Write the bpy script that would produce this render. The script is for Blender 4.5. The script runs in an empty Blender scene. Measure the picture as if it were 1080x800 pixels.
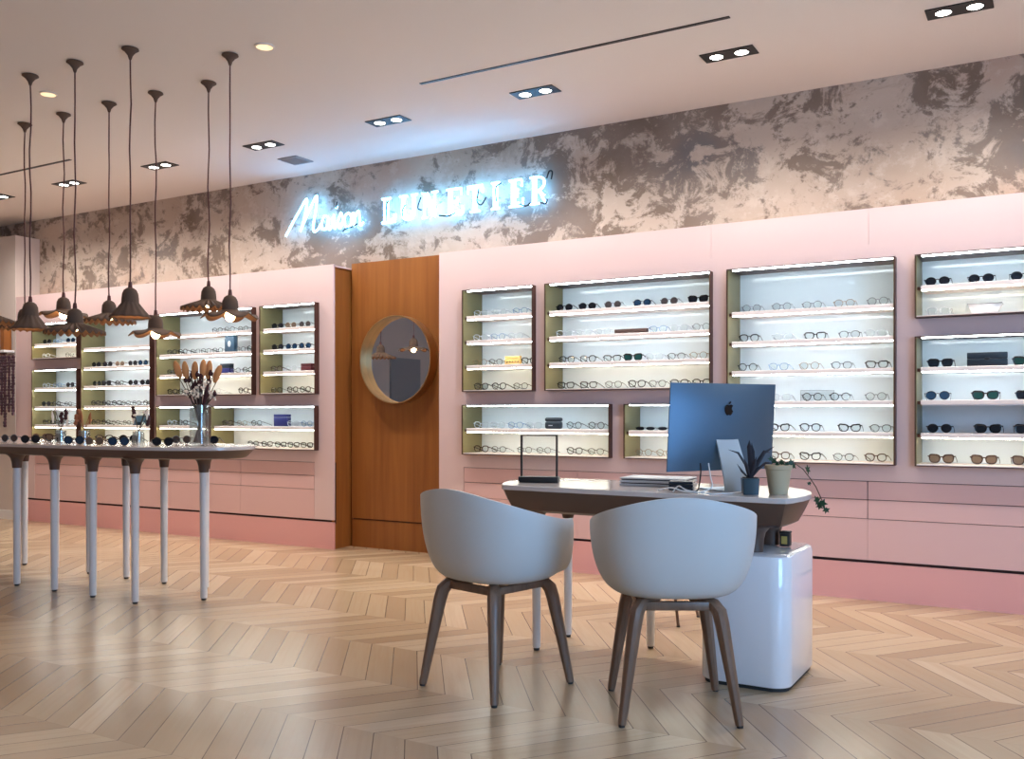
import bpy, bmesh, math, random
from mathutils import Vector, Matrix
random.seed(7)
S = bpy.context.scene
C = S.collection
PI = math.pi
rad = math.radians

# ------------------------------------------------------------------ materials
def srgb(r, g, b):
    f = lambda c: (c/255/12.92) if c/255 <= .04045 else ((c/255+.055)/1.055)**2.4
    return (f(r), f(g), f(b), 1)

def mat(name, col, rough=.5, metal=0., spec=.5, emit=None, estr=0., trans=0., bump=None, coat=0.):
    m = bpy.data.materials.new(name); m.use_nodes = True
    p = m.node_tree.nodes['Principled BSDF']
    p.inputs['Base Color'].default_value = col
    p.inputs['Roughness'].default_value = rough
    p.inputs['Metallic'].default_value = metal
    p.inputs['Specular IOR Level'].default_value = spec
    p.inputs['Transmission Weight'].default_value = trans
    p.inputs['Coat Weight'].default_value = coat
    if emit:
        p.inputs['Emission Color'].default_value = emit
        p.inputs['Emission Strength'].default_value = estr
    if bump:
        nt = m.node_tree
        tc = nt.nodes.new('ShaderNodeTexCoord')
        n = nt.nodes.new('ShaderNodeTexNoise'); n.inputs['Scale'].default_value = bump[0]; n.inputs['Detail'].default_value = 3
        b = nt.nodes.new('ShaderNodeBump'); b.inputs['Strength'].default_value = bump[1]; b.inputs['Distance'].default_value = .002
        nt.links.new(tc.outputs['Object'], n.inputs['Vector'])
        nt.links.new(n.outputs['Fac'], b.inputs['Height'])
        nt.links.new(b.outputs['Normal'], p.inputs['Normal'])
    return m

class NT:
    """small helper for node graphs"""
    def __init__(s, m): s.m = m; s.nt = m.node_tree; s.p = s.nt.nodes['Principled BSDF']
    def n(s, t, **k):
        x = s.nt.nodes.new(t)
        for a, v in k.items(): setattr(x, a, v)
        return x
    def l(s, a, b): s.nt.links.new(a, b)
    def val(s, sock, v):
        if isinstance(v, (int, float, tuple, list)): sock.default_value = v
        else: s.l(v, sock)
    def math(s, op, a, b=None, c=None):
        x = s.n('ShaderNodeMath', operation=op)
        for i, v in enumerate((a, b, c)):
            if v is not None: s.val(x.inputs[i], v)
        return x.outputs[0]
    def mix(s, f, a, b, mode='MIX'):
        x = s.n('ShaderNodeMix', data_type='RGBA', blend_type=mode)
        s.val(x.inputs[0], f); s.val(x.inputs[6], a); s.val(x.inputs[7], b)
        return x.outputs[2]
    def noise(s, vec, scale, detail=4, rough=.5, dist=0):
        x = s.n('ShaderNodeTexNoise')
        x.inputs['Scale'].default_value = scale; x.inputs['Detail'].default_value = detail
        x.inputs['Roughness'].default_value = rough; x.inputs['Distortion'].default_value = dist
        s.l(vec, x.inputs['Vector']); return x.outputs['Fac']
    def ramp(s, f, *stops):
        x = s.n('ShaderNodeValToRGB'); e = x.color_ramp.elements
        while len(e) < len(stops): e.new(.5)
        for i, (p, c) in enumerate(stops): e[i].position = p; e[i].color = c
        s.l(f, x.inputs[0]); return x.outputs[0]
    def step(s, f, lo, hi):
        x = s.n('ShaderNodeMapRange', interpolation_type='SMOOTHSTEP')
        s.val(x.inputs[0], f); x.inputs[1].default_value = lo; x.inputs[2].default_value = hi
        return x.outputs[0]

M = {}
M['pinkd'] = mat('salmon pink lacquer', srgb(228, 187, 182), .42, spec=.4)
M['pink'] = mat('pink lacquer', srgb(226, 197, 193), .42, spec=.4)
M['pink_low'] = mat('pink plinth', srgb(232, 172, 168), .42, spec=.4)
M['gap'] = mat('dark reveal', srgb(70, 45, 38), .7)
M['white'] = mat('white laminate', srgb(238, 236, 234), .35)
M['shelf'] = mat('pale shelf edge', srgb(240, 226, 220), .4)
M['backp'] = mat('gloss back panel', srgb(232, 240, 242), .1, spec=.5)
M['olive'] = mat('brushed olive brass', srgb(132, 122, 84), .34, metal=.5)
M['bronze'] = mat('dark bronze metal', srgb(92, 62, 54), .4, metal=.6)
M['led'] = mat('led cool', (1, 1, 1, 1), .5, emit=(.86, .97, 1, 1), estr=20)
M['ledw'] = mat('led warm', (1, 1, 1, 1), .5, emit=(1, .97, .78, 1), estr=17)
M['ledoff'] = mat('led strip switched off', srgb(225, 222, 226), .4)
M['ceil'] = mat('ceiling paint', srgb(236, 229, 221), .85, spec=.2)
M['sidewall'] = mat('side wall paint', srgb(214, 200, 190), .8, spec=.2)
M['black'] = mat('black metal', (.008, .008, .009, 1), .45)
M['lamp'] = mat('lamp disc', (1, 1, 1, 1), .5, emit=(1, .95, .88, 1), estr=14)
M['warmspot'] = mat('warm spot', (1, 1, 1, 1), .5, emit=(1, .66, .28, 1), estr=.85)
M['vent'] = mat('vent grey', srgb(150, 150, 152), .6)
M['taupe'] = mat('taupe lacquer', srgb(88, 67, 57), .42)
M['stone'] = mat('pale table top', srgb(196, 186, 182), .14, spec=.6)
M['legwhite'] = mat('white lacquer leg', srgb(226, 222, 220), .3)
M['gloss'] = mat('gloss white', srgb(236, 236, 240), .1, spec=.6, coat=.5)
M['shell'] = mat('white polypropylene', srgb(200, 199, 197), .5, spec=.35)
M['alu'] = mat('brushed aluminium', srgb(98, 122, 144), .5, metal=.8)
M['alulit'] = mat('aluminium with painted sheen', srgb(176, 194, 208), .5, metal=.7)  # same metal as the casing, made paler for light reflected off the stand
M['aludark'] = mat('dark logo', (.004, .004, .006, 1), .2)
M['screen'] = mat('black glass', (.01, .01, .012, 1), .1)
M['cablew'] = mat('white cable', srgb(225, 225, 225), .45)
M['pulp'] = mat('taupe pulp', srgb(100, 80, 67), .85, spec=.2, bump=(120, .5))
M['pulpin'] = mat('pulp inside', srgb(150, 108, 76), .85, spec=.2)
M['cord'] = mat('maroon cord', srgb(92, 52, 48), .7)
M['bulb'] = mat('bulb', (1, 1, 1, 1), .4, emit=(1, .70, .38, 1), estr=16)
M['brass'] = mat('brass', srgb(205, 172, 126), .36, metal=1)
M['mirror'] = mat('mirror glass', (.86, .86, .86, 1), .01, metal=1)
M['clay'] = mat('beige clay', srgb(182, 166, 136), .7)
M['teal'] = mat('dark teal glaze', srgb(46, 66, 76), .3)
M['soil'] = mat('soil', srgb(40, 30, 24), .95)
M['darkleaf'] = mat('dark purple leaf', srgb(30, 26, 36), .45)
M['leaf'] = mat('ivy green', srgb(28, 62, 36), .45)
M['stem'] = mat('brown stem', srgb(84, 66, 50), .7)
M['drystem'] = mat('dried stem', srgb(74, 62, 52), .8)
M['tail'] = mat('tan seed head', srgb(182, 130, 84), .95, bump=(160, .8))
M['palewhite'] = mat('dried white flower', srgb(226, 214, 200), .9)
M['darkpod'] = mat('dark seed pod', srgb(58, 26, 30), .8)
M['rust'] = mat('rust flower', srgb(140, 84, 56), .9)
M['bead'] = mat('dark maroon beads', srgb(66, 36, 48), .5)
M['navy'] = mat('navy card', srgb(22, 28, 92), .5)
M['bluecase'] = mat('slate blue case', srgb(40, 70, 92), .5)
M['inkcase'] = mat('ink blue case', srgb(16, 28, 40), .4)
M['redcase'] = mat('oxblood case', srgb(84, 26, 32), .45)
M['amber'] = mat('amber card', srgb(238, 196, 116), .5)
M['greycard'] = mat('grey tray', srgb(186, 188, 192), .4)
M['tin'] = mat('dark tin', srgb(44, 38, 36), .5)
M['yellow'] = mat('ochre patch', srgb(190, 160, 84), .6)
M['rubber'] = mat('rubber foot', (.02, .02, .02, 1), .7)
M['neon'] = mat('neon tube', (1, 1, 1, 1), .4, emit=(.14, .50, 1, 1), estr=13)
M['daylight'] = mat('window daylight', (1, 1, 1, 1), .5, emit=(.5, .72, 1, 1), estr=5)

def clear(name, tint, k=.12):
    m = bpy.data.materials.new(name); m.use_nodes = True
    nt = m.node_tree; nt.nodes.remove(nt.nodes['Principled BSDF'])
    out = nt.nodes['Material Output']
    t = nt.nodes.new('ShaderNodeBsdfTransparent'); t.inputs[0].default_value = tint
    g = nt.nodes.new('ShaderNodeBsdfGlossy'); g.inputs['Roughness'].default_value = .03
    x = nt.nodes.new('ShaderNodeMixShader'); x.inputs[0].default_value = k
    nt.links.new(t.outputs[0], x.inputs[1]); nt.links.new(g.outputs[0], x.inputs[2]); nt.links.new(x.outputs[0], out.inputs[0])
    return m
M['lens'] = clear('clear lens', (.96, .98, .98, 1), .06)
M['pane'] = clear('clear pane', (.975, .985, .985, 1), .06)
M['vase'] = clear('vase glass', (.86, .88, .88, 1), .16)
M['sun'] = mat('dark lens', (.006, .009, .016, 1), .12)
M['sunblue'] = mat('blue lens', (.012, .035, .075, 1), .12)
M['sungreen'] = mat('green lens', (.012, .05, .045, 1), .12)
M['sunbrown'] = mat('brown lens', srgb(110, 92, 78), .15)
M['sungrey'] = mat('grey brown lens', srgb(70, 62, 62), .15)
M['rimblack'] = mat('black acetate', (.006, .006, .008, 1), .25)
M['rimgrey'] = mat('grey metal rim', srgb(112, 116, 122), .35, metal=.5)
M['rimclear'] = mat('clear acetate', srgb(206, 212, 218), .2)
M['rimgold'] = mat('gold metal rim', srgb(150, 122, 88), .3, metal=.6)
M['rimtort'] = mat('tortoise acetate', srgb(66, 44, 34), .25)
M['rimblue'] = mat('pale blue acetate', srgb(140, 168, 196), .25)

def wood(name, c1, c2, scale, axis='Z', rough=.4):
    m = mat(name, c1, rough); t = NT(m)
    tc = t.n('ShaderNodeTexCoord'); mp = t.n('ShaderNodeMapping')
    sc = {'Z': (scale, scale, scale*.05), 'X': (scale*.05, scale, scale), 'Y': (scale, scale*.05, scale)}[axis]
    mp.inputs['Scale'].default_value = sc
    t.l(tc.outputs['Object'], mp.inputs['Vector'])
    f = t.noise(mp.outputs['Vector'], 1, 6, .65, .4)
    t.l(t.ramp(f, (.3, c1), (.7, c2)), t.p.inputs['Base Color'])
    return m
M['oak'] = wood('amber oak veneer', srgb(164, 102, 46), srgb(138, 80, 34), 14)
M['walnut'] = wood('smoked oak legs', srgb(132, 102, 82), srgb(100, 75, 60), 22)
M['tortplaque'] = wood('dark tortoise block', srgb(48, 32, 28), srgb(92, 66, 58), 30, 'X')

# floor: oak chevron, bands 0.4825 m wide running along the display wall
def floor_mat():
    m = mat('oak chevron parquet', srgb(200, 165, 125), .36, spec=.5); t = NT(m)
    tc = t.n('ShaderNodeTexCoord'); sp = t.n('ShaderNodeSeparateXYZ'); t.l(tc.outputs['Object'], sp.inputs[0])
    x, y = sp.outputs[0], sp.outputs[1]
    W = .4825; slope = .73; pitch = .13
    yy = t.math('ADD', y, -2.03 + W*40)
    pp = t.math('PINGPONG', yy, W)
    s = t.math('ADD', x, t.math('MULTIPLY', pp, slope))
    sn = t.math('DIVIDE', t.math('ADD', s, 40.), pitch)
    pid = t.math('FLOOR', sn); fr = t.math('FRACT', sn)
    rown = t.math('DIVIDE', yy, W); row = t.math('FLOOR', rown); rfr = t.math('FRACT', rown)
    cb = t.n('ShaderNodeCombineXYZ'); t.l(pid, cb.inputs[0]); t.l(row, cb.inputs[1])
    wn = t.n('ShaderNodeTexWhiteNoise', noise_dimensions='2D'); t.l(cb.outputs[0], wn.inputs['Vector'])
    r = wn.outputs['Value']
    # grain, stretched along each plank
    g = t.n('ShaderNodeCombineXYZ')
    t.l(t.math('ADD', t.math('MULTIPLY', s, 34.), t.math('MULTIPLY', r, 50.)), g.inputs[0])
    t.l(t.math('MULTIPLY', y, 2.2), g.inputs[1]); t.l(t.math('MULTIPLY', row, 7.), g.inputs[2])
    gr = t.noise(g.outputs[0], 1, 5, .6, .3)
    base = t.ramp(r, (0, srgb(166, 139, 110)), (.35, srgb(180, 154, 123)), (.7, srgb(188, 162, 130)), (1, srgb(199, 174, 144)))
    col = t.mix(t.step(gr, .35, .8), base, srgb(160, 124, 90))
    col = t.mix(.35, base, col)
    blot = t.noise(tc.outputs['Object'], 1.3, 3)
    col = t.mix(t.math('MULTIPLY', t.step(blot, .45, .75), .18), col, srgb(150, 118, 92))
    seam = t.math('MAXIMUM', t.math('LESS_THAN', fr, .034), t.math('MULTIPLY', t.math('LESS_THAN', rfr, .004), .3))
    col = t.mix(t.math('MULTIPLY', seam, .8), col, srgb(72, 52, 40))
    t.l(col, t.p.inputs['Base Color'])
    t.l(t.math('ADD', t.math('MULTIPLY', gr, .14), .17), t.p.inputs['Roughness'])
    b = t.n('ShaderNodeBump'); b.inputs['Strength'].default_value = .25; b.inputs['Distance'].default_value = .002
    t.l(t.math('SUBTRACT', t.math('MULTIPLY', gr, .25), seam), b.inputs['Height']); t.l(b.outputs[0], t.p.inputs['Normal'])
    return m
M['floor'] = floor_mat()

def plaster_mat():
    m = mat('distressed plaster', srgb(190, 165, 150), .85, spec=.2); t = NT(m)
    tc = t.n('ShaderNodeTexCoord'); v = tc.outputs['Object']
    mp = t.n('ShaderNodeMapping'); mp.inputs['Scale'].default_value = (1, 1, 1.15); t.l(v, mp.inputs['Vector'])
    v = mp.outputs['Vector']
    big = t.noise(v, .7, 2); mid = t.noise(v, 3.9, 10, .72, .6); fine = t.noise(v, 11, 8, .75, .5)
    f = t.math('ADD', t.math('ADD', t.math('MULTIPLY', mid, .62), t.math('MULTIPLY', fine, .25)), t.math('MULTIPLY', big, .26))
    patch = t.step(f, .548, .604)
    base = t.ramp(t.noise(v, 1.1, 4), (.3, srgb(184, 164, 146)), (.52, srgb(200, 184, 168)), (.72, srgb(190, 162, 144)))
    base = t.mix(t.math('MULTIPLY', t.step(t.noise(v, 4.5, 8, .75), .5, .62), .4), base, srgb(218, 206, 192))
    base = t.mix(t.math('MULTIPLY', t.step(t.noise(v, 1.6, 9, .75, .6), .52, .66), .5), base, srgb(150, 132, 116))
    dark = t.ramp(t.noise(v, 1.7, 3), (.35, srgb(110, 92, 78)), (.6, srgb(132, 118, 108)), (.8, srgb(108, 106, 108)))
    col = t.mix(t.math('MULTIPLY', patch, .85), base, dark)
    t.l(col, t.p.inputs['Base Color'])
    b = t.n('ShaderNodeBump'); b.inputs['Strength'].default_value = .3; b.inputs['Distance'].default_value = .01
    t.l(t.math('SUBTRACT', fine, patch), b.inputs['Height']); t.l(b.outputs[0], t.p.inputs['Normal'])
    return m
M['plaster'] = plaster_mat()

# ------------------------------------------------------------------ mesh helpers
def nb(): return bmesh.new()

def box(bm, x0, x1, y0, y1, z0, z1, bev=0., seg=2):
    r = bmesh.ops.create_cube(bm, size=1)
    vs = r['verts']
    bmesh.ops.scale(bm, vec=(x1-x0, y1-y0, z1-z0), verts=vs)
    bmesh.ops.translate(bm, vec=((x0+x1)/2, (y0+y1)/2, (z0+z1)/2), verts=vs)
    if bev:
        es = list({e for v in vs for e in v.link_edges})
        bmesh.ops.bevel(bm, geom=es, offset=bev, segments=seg, affect='EDGES', profile=.5)

def tube(bm, pts, r, n=8, cap=True, closed=False, flat=None):
    """round tube along pts; r number or list; flat=(a,b) makes an elliptical/rect-like section"""
    P = [Vector(p) for p in pts]; N = len(P)
    R = r if isinstance(r, (list, tuple)) else [r]*N
    rings = []; up = None
    for i, p in enumerate(P):
        if closed: d = P[(i+1) % N]-P[i-1]
        else: d = P[min(i+1, N-1)]-P[max(i-1, 0)]
        d.normalize()
        if up is None:
            up = Vector((0, 0, 1)) if abs(d.z) < .9 else Vector((0, 1, 0))
        a = d.cross(up)
        if a.length < 1e-5: a = d.cross(Vector((1, 0, 0)))
        a.normalize(); b = a.cross(d).normalized(); up = b
        fx, fy = flat if flat else (1, 1)
        rings.append([bm.verts.new(p + a*(math.cos(t)*R[i]*fx) + b*(math.sin(t)*R[i]*fy)) for t in [2*PI*k/n for k in range(n)]])
    for i in range(N if closed else N-1):
        A, B = rings[i], rings[(i+1) % N]
        for k in range(n): bm.faces.new((A[k], A[(k+1) % n], B[(k+1) % n], B[k]))
    if cap and not closed:
        bm.faces.new(rings[0][::-1]); bm.faces.new(rings[-1])

def lathe(bm, prof, n=24, c=(0, 0, 0), wob=None):
    """prof: [(r,z)..]; wob(ang,i)->(dr,dz)"""
    rings = []
    for i, (r, z) in enumerate(prof):
        if r < 1e-6: rings.append([bm.verts.new((c[0], c[1], c[2]+z))]); continue
        ring = []
        for k in range(n):
            t = 2*PI*k/n; dr, dz = wob(t, i) if wob else (0, 0)
            ring.append(bm.verts.new((c[0]+(r+dr)*math.cos(t), c[1]+(r+dr)*math.sin(t), c[2]+z+dz)))
        rings.append(ring)
    for A, B in zip(rings, rings[1:]):
        for k in range(n):
            q = (k+1) % n
            if len(A) == 1 and len(B) == 1: continue
            if len(A) == 1: bm.faces.new((A[0], B[k], B[q]))
            elif len(B) == 1: bm.faces.new((A[k], B[0], A[q]))
            else: bm.faces.new((A[k], B[k], B[q], A[q]))

def prism(bm, outline, lo, hi, axis='Z', bev=0.):
    """extrude a closed 2-D outline; axis Z: (x,y), axis Y: (x,z)"""
    f = (lambda p, h: (p[0], p[1], h)) if axis == 'Z' else (lambda p, h: (p[0], h, p[1]))
    a = [bm.verts.new(f(p, lo)) for p in outline]; b = [bm.verts.new(f(p, hi)) for p in outline]
    n = len(a)
    fs = [bm.faces.new(a[::-1]), bm.faces.new(b)]
    for k in range(n): fs.append(bm.faces.new((a[k], a[(k+1) % n], b[(k+1) % n], b[k])))
    if bev:
        es = [e for f_ in fs[:2] for e in f_.edges]
        bmesh.ops.bevel(bm, geom=es, offset=bev, segments=2, affect='EDGES')

def ell(bm, c, r, rot=None, u=10, v=7):
    rr = bmesh.ops.create_uvsphere(bm, u_segments=u, v_segments=v, radius=1)
    mtx = Matrix.Translation(c) @ (rot.to_matrix().to_4x4() if rot else Matrix()) @ Matrix.Diagonal((*r, 1))
    bmesh.ops.transform(bm, matrix=mtx, verts=rr['verts'])

def shift(bm, v): bmesh.ops.translate(bm, vec=v, verts=bm.verts)

def mesh(name, bm, m, angle=35):
    bmesh.ops.recalc_face_normals(bm, faces=bm.faces)
    me = bpy.data.meshes.new(name); bm.to_mesh(me); bm.free()
    me.materials.append(M[m] if isinstance(m, str) else m)
    for p in me.polygons: p.use_smooth = True
    try: me.set_sharp_from_angle(angle=rad(angle))
    except Exception: pass
    return me

def obj(name, bm, m, parent=None, loc=(0, 0, 0), world=False, angle=35):
    """world=True: the bmesh holds world coordinates and the (unrotated) parent sits at its own location"""
    if world and parent is not None:
        o = parent; off = Vector((0, 0, 0))
        while o is not None: off += o.location; o = o.parent
        shift(bm, -off)
    o = bpy.data.objects.new(name, mesh(name, bm, m, angle)); C.objects.link(o)
    o.location = loc
    if parent is not None: o.parent = parent
    return o

def link(name, me, parent, loc=(0, 0, 0)):
    o = bpy.data.objects.new(name, me); C.objects.link(o); o.parent = parent; o.location = loc
    return o

def thing(name, label, cat, loc=(0, 0, 0), rz=0., group=None):
    o = bpy.data.objects.new(name, None); C.objects.link(o)
    o.empty_display_size = .05
    o.location = loc; o.rotation_euler = (0, 0, rz)
    o['label'] = label; o['category'] = cat
    if group: o['group'] = group
    return o

def tag(o, label, cat, group=None):
    o['label'] = label; o['category'] = cat
    if group: o['group'] = group
    return o

def struct(name, bm, m, world=True):
    o = obj(name, bm, m); o['kind'] = 'structure'; return o

# ------------------------------------------------------------------ camera (eye 1.08 m, looking 30 degrees off the display wall)
H, F, HY, YAW = 1.08, 990., 436., math.atan(575/990.)
cam = bpy.data.cameras.new('camera'); co = bpy.data.objects.new('camera', cam); C.objects.link(co)
cam.sensor_width = 36; cam.lens = 36*F/1080; cam.shift_y = (HY-400)/1080.
cam.clip_start = .05
co.location = (0, 0, H); co.rotation_euler = (PI/2, 0, YAW)
S.camera = co

def at(px, Y):
    """world X where the vertical through photo column px meets the plane at depth Y"""
    r = (px-540)/F; c, s = math.cos(YAW), math.sin(YAW)
    return Y*(-s+r*c)/(c+r*s)

# ------------------------------------------------------------------ room
CZ = 3.10; WY = 6.0; FY = 5.74            # ceiling height, plaster wall, cabinet face
b = nb(); box(b, -10.6, 3.6, -3.2, 6.2, -.1, 0); struct('floor', b, 'floor')
b = nb(); box(b, -10.6, 3.6, -3.2, 6.2, CZ, CZ+.1); struct('ceiling', b, 'ceil')
b = nb(); box(b, -10.6, 3.6, WY, WY+.15, 0, CZ); struct('wall_back', b, 'plaster')
b = nb(); box(b, -10.6, -10.45, -3.2, WY, 0, CZ); box(b, -10.45, -9.19, 5.735, WY, 0, 2.9); struct('wall_left', b, 'sidewall')
b = nb(); box(b, -10.6, 3.6, -3.2, -3.05, 0, CZ); struct('wall_front', b, 'sidewall')
WX = 2.9                                   # right wall, with an unseen window added to bring in blue light
b = nb()
box(b, WX, WX+.15, -3.05, -1.8, 0, CZ); box(b, WX, WX+.15, 3.4, WY, 0, CZ)
box(b, WX, WX+.15, -1.8, 3.4, 0, .35); box(b, WX, WX+.15, -1.8, 3.4, 2.75, CZ); struct('wall_right', b, 'sidewall')
w = thing('added_window_1', 'added unseen window with dark frame in the side wall', 'window', (WX, .8, .35)); del w['category']; del w['label']; w['kind'] = 'structure'
b = nb()
for yy in (-1.8, -.08, 1.64, 3.36): box(b, WX+.03, WX+.1, yy, yy+.05, .35, 2.75)
box(b, WX+.03, WX+.1, -1.8, 3.4, .35, .4); box(b, WX+.03, WX+.1, -1.8, 3.4, 2.7, 2.75)
obj('window_frame', b, 'black', w, world=True)
b = nb(); box(b, WX+.06, WX+.066, -1.76, 3.37, .39, 2.71); obj('pane', b, 'pane', w, world=True)
b = nb(); box(b, -10.45, -9.19, 5.722, 5.735, .0, .09); struct('baseboard_left', b, 'white')
# long dark ceiling slots
for i, (x0, x1) in enumerate(((-3.373, -1.442), (-8.9, -6.785))):
    b = nb(); box(b, x0, x1, 4.678, 4.702, CZ-.004, CZ+.002); struct('trim_%d' % (i+1), b, 'black')

# ------------------------------------------------------------------ pink panelled cabinets
def grid_panel(bm, x0, x1, z0, z1, y0, y1, holes):
    xs = sorted({x0, x1} | {h[0] for h in holes} | {h[1] for h in holes})
    zs = sorted({z0, z1} | {h[2] for h in holes} | {h[3] for h in holes})
    cell = lambda i, k: 0 <= i < len(xs)-1 and 0 <= k < len(zs)-1 and not any(h[0]-1e-6 <= xs[i] and xs[i+1] <= h[1]+1e-6 and h[2]-1e-6 <= zs[k] and zs[k+1] <= h[3]+1e-6 for h in holes)
    V = {}
    def v(i, k, y):
        if (i, k, y) not in V: V[i, k, y] = bm.verts.new((xs[i], y, zs[k]))
        return V[i, k, y]
    for i in range(len(xs)-1):
        for k in range(len(zs)-1):
            if not cell(i, k): continue
            bm.faces.new((v(i, k, y0), v(i+1, k, y0), v(i+1, k+1, y0), v(i, k+1, y0)))
            bm.faces.new((v(i, k, y1), v(i, k+1, y1), v(i+1, k+1, y1), v(i+1, k, y1)))
            for (di, dk, a, c_) in ((-1, 0, (i, k), (i, k+1)), (1, 0, (i+1, k), (i+1, k+1)), (0, -1, (i, k), (i+1, k)), (0, 1, (i, k+1), (i+1, k+1))):
                if not cell(i+di, k+dk):
                    bm.faces.new((v(*a, y0), v(*a, y1), v(*c_, y1), v(*c_, y0)))

T, B4, LT, LB = 1.972, 1.238, 1.143, .785     # case heights shared by the whole wall
SH4 = [1.772, 1.596, 1.416]; SHT = [1.695, 1.512, 1.331, 1.143, .96]
# name: x0, x1, z0, z1, shelf heights, descriptor, led list (None = off)
CASES = {
 'R1': (-3.725, -3.142, B4, T, SH4), 'R2': (-3.049, -1.874, B4, T, SH4), 'R3': (-1.771, -.795, LB, T, SHT),
 'R4': (-.692, .02, 1.618, T, [1.787]), 'R5': (-.692, .02, LB, 1.513, [1.328, 1.144, .959]),
 'R6': (-3.727, -2.562, LB, LT, [.962]), 'R7': (-2.46, -1.874, LB, LT, [.958]),
 'L1': (-5.735, -5.126, B4, T, SH4), 'L2': (-7.01, -5.82, B4, T, SH4), 'LE': (-7.015, -6.37, LB, LT, [.962]),
 'LF': (-6.315, -5.13, LB, LT, [.962]), 'L5': (-8.08, -7.09, LB, T, SHT), 'L6': (-8.853, -8.14, 1.618, T, [1.76]),
 'L7': (-8.853, -8.14, LB, 1.513, [1.325, 1.14, .959]),
}
WARM = {'R1': [3], 'R2': [3], 'R3': [5], 'R4': [1], 'R5': [3], 'R6': [1], 'R7': [1], 'L1': [3], 'L2': [3], 'LE': [1], 'LF': [1], 'L5': [4, 5], 'L6': [1], 'L7': [3]}
CDESC = {
 'R1': 'narrow case right of oak panel', 'R2': 'wide case above the desk mirror', 'R3': 'tall case behind the potted ivy',
 'R4': 'short case top right', 'R5': 'four-shelf case far right', 'R6': 'low case behind desk mirror', 'R7': 'low case beside the monitor',
 'L1': 'narrow case left of oak panel', 'L2': 'wide case behind the bouquet', 'LE': 'small low case behind bouquet', 'LF': 'low case with navy box',
 'L5': 'tall case behind the pendants', 'L6': 'short case far left', 'L7': 'four-shelf case far left',
}

def cabinet(label, x0, x1, keys, seams, drawers, side):
    t = thing('display_cabinet', label, 'cabinet', ((x0+x1)/2, FY, 0), 0, None)
    g = .0015
    holes = [(CASES[k][0]-g, CASES[k][1]+g, CASES[k][2]-g, CASES[k][3]+g) for k in keys]
    b = nb(); grid_panel(b, x0, x1, .69, 2.06, FY, FY+.018, holes); obj('face_panel', b, 'pink', t, world=True)
    xs = [x0]+seams+[x1]
    for a, c_ in zip(xs, xs[1:]):
        b = nb(); box(b, a+.001, c_-.001, FY, FY+.018, 2.06, 2.268); obj('fascia_panel', b, 'pink', t, world=True)
    b = nb(); box(b, x0+.002, x1-.002, FY+.019, WY-.001, 2.25, 2.262); obj('top_panel', b, 'pink', t, world=True)
    dx0, dx1 = drawers[0], drawers[-1]
    for (za, zb) in ((.583, .686), (.472, .579)):
        for a, c_ in zip(drawers, drawers[1:]):
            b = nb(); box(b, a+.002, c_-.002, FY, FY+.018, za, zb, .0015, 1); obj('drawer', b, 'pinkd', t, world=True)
    # end stiles beside the drawers, lower panels, recessed reveal, plinth
    if x0 < dx0-.01: b = nb(); box(b, x0, dx0-.002, FY, FY+.018, .232, .69); obj('stile', b, 'pink', t, world=True)
    if x1 > dx1+.01: b = nb(); box(b, dx1+.002, x1, FY, FY+.018, .232, .69); obj('stile', b, 'pink', t, world=True)
    for a, c_ in zip(drawers, drawers[1:]):
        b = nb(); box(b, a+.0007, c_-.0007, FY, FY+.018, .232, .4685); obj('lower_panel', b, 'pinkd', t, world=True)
    b = nb(); box(b, x0+.01, x1-.01, FY+.03, FY+.045, .2, .69); obj('reveal', b, 'gap', t, world=True)
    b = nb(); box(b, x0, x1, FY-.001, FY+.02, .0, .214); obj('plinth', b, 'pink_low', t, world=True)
    b = nb(); box(b, side, side+.016 if side == x0 else side-.016, FY+.019, WY-.002, 0, 2.25); obj('side_panel', b, 'pink' if side > 0 or side < -9 else 'oak', t, world=True)
    return t
cabinet('pink panelled display wall left of the round brass mirror', -9.185, -4.975, ['L1', 'L2', 'LE', 'LF', 'L5', 'L6', 'L7'],
        [-7.05, -6.0], [-8.87, -7.0, -6.0, -5.176], -4.975-.017)
cabinet('pink panelled display wall behind the desk and monitor', -3.958, .75, ['R1', 'R2', 'R3', 'R4', 'R5', 'R6', 'R7'],
        [-1.884, -.945], [-3.741, -2.82, -.95, .12], .75)

# ------------------------------------------------------------------ lit display cases set in the cabinets
CLABEL = {
 'R1': 'narrow lit wall case right of the oak panel, four compartments', 'R2': 'wide lit wall case with dark sunglasses on its top shelf',
 'R3': 'tall six-tier lit wall case of eyeglasses behind the potted ivy', 'R4': 'short two-tier lit wall case at top right with white tray',
 'R5': 'lit wall case with one dark unlit tier at far right', 'R6': 'low long lit wall case behind the small desk mirror',
 'R7': 'low lit wall case partly hidden by the monitor', 'L1': 'narrow four-tier lit wall case left of the oak panel',
 'L2': 'wide lit wall case behind the dried bouquet heads', 'LE': 'small low lit wall case behind the glass vase',
 'LF': 'low long lit wall case holding a navy box', 'L5': 'tall six-tier lit wall case behind the hanging lamps',
 'L6': 'short lit wall case at far left under the lamps', 'L7': 'four-tier lit wall case at far left above table end',
}
CF, CBK = 5.69, 5.972                       # case front and back planes
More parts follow.
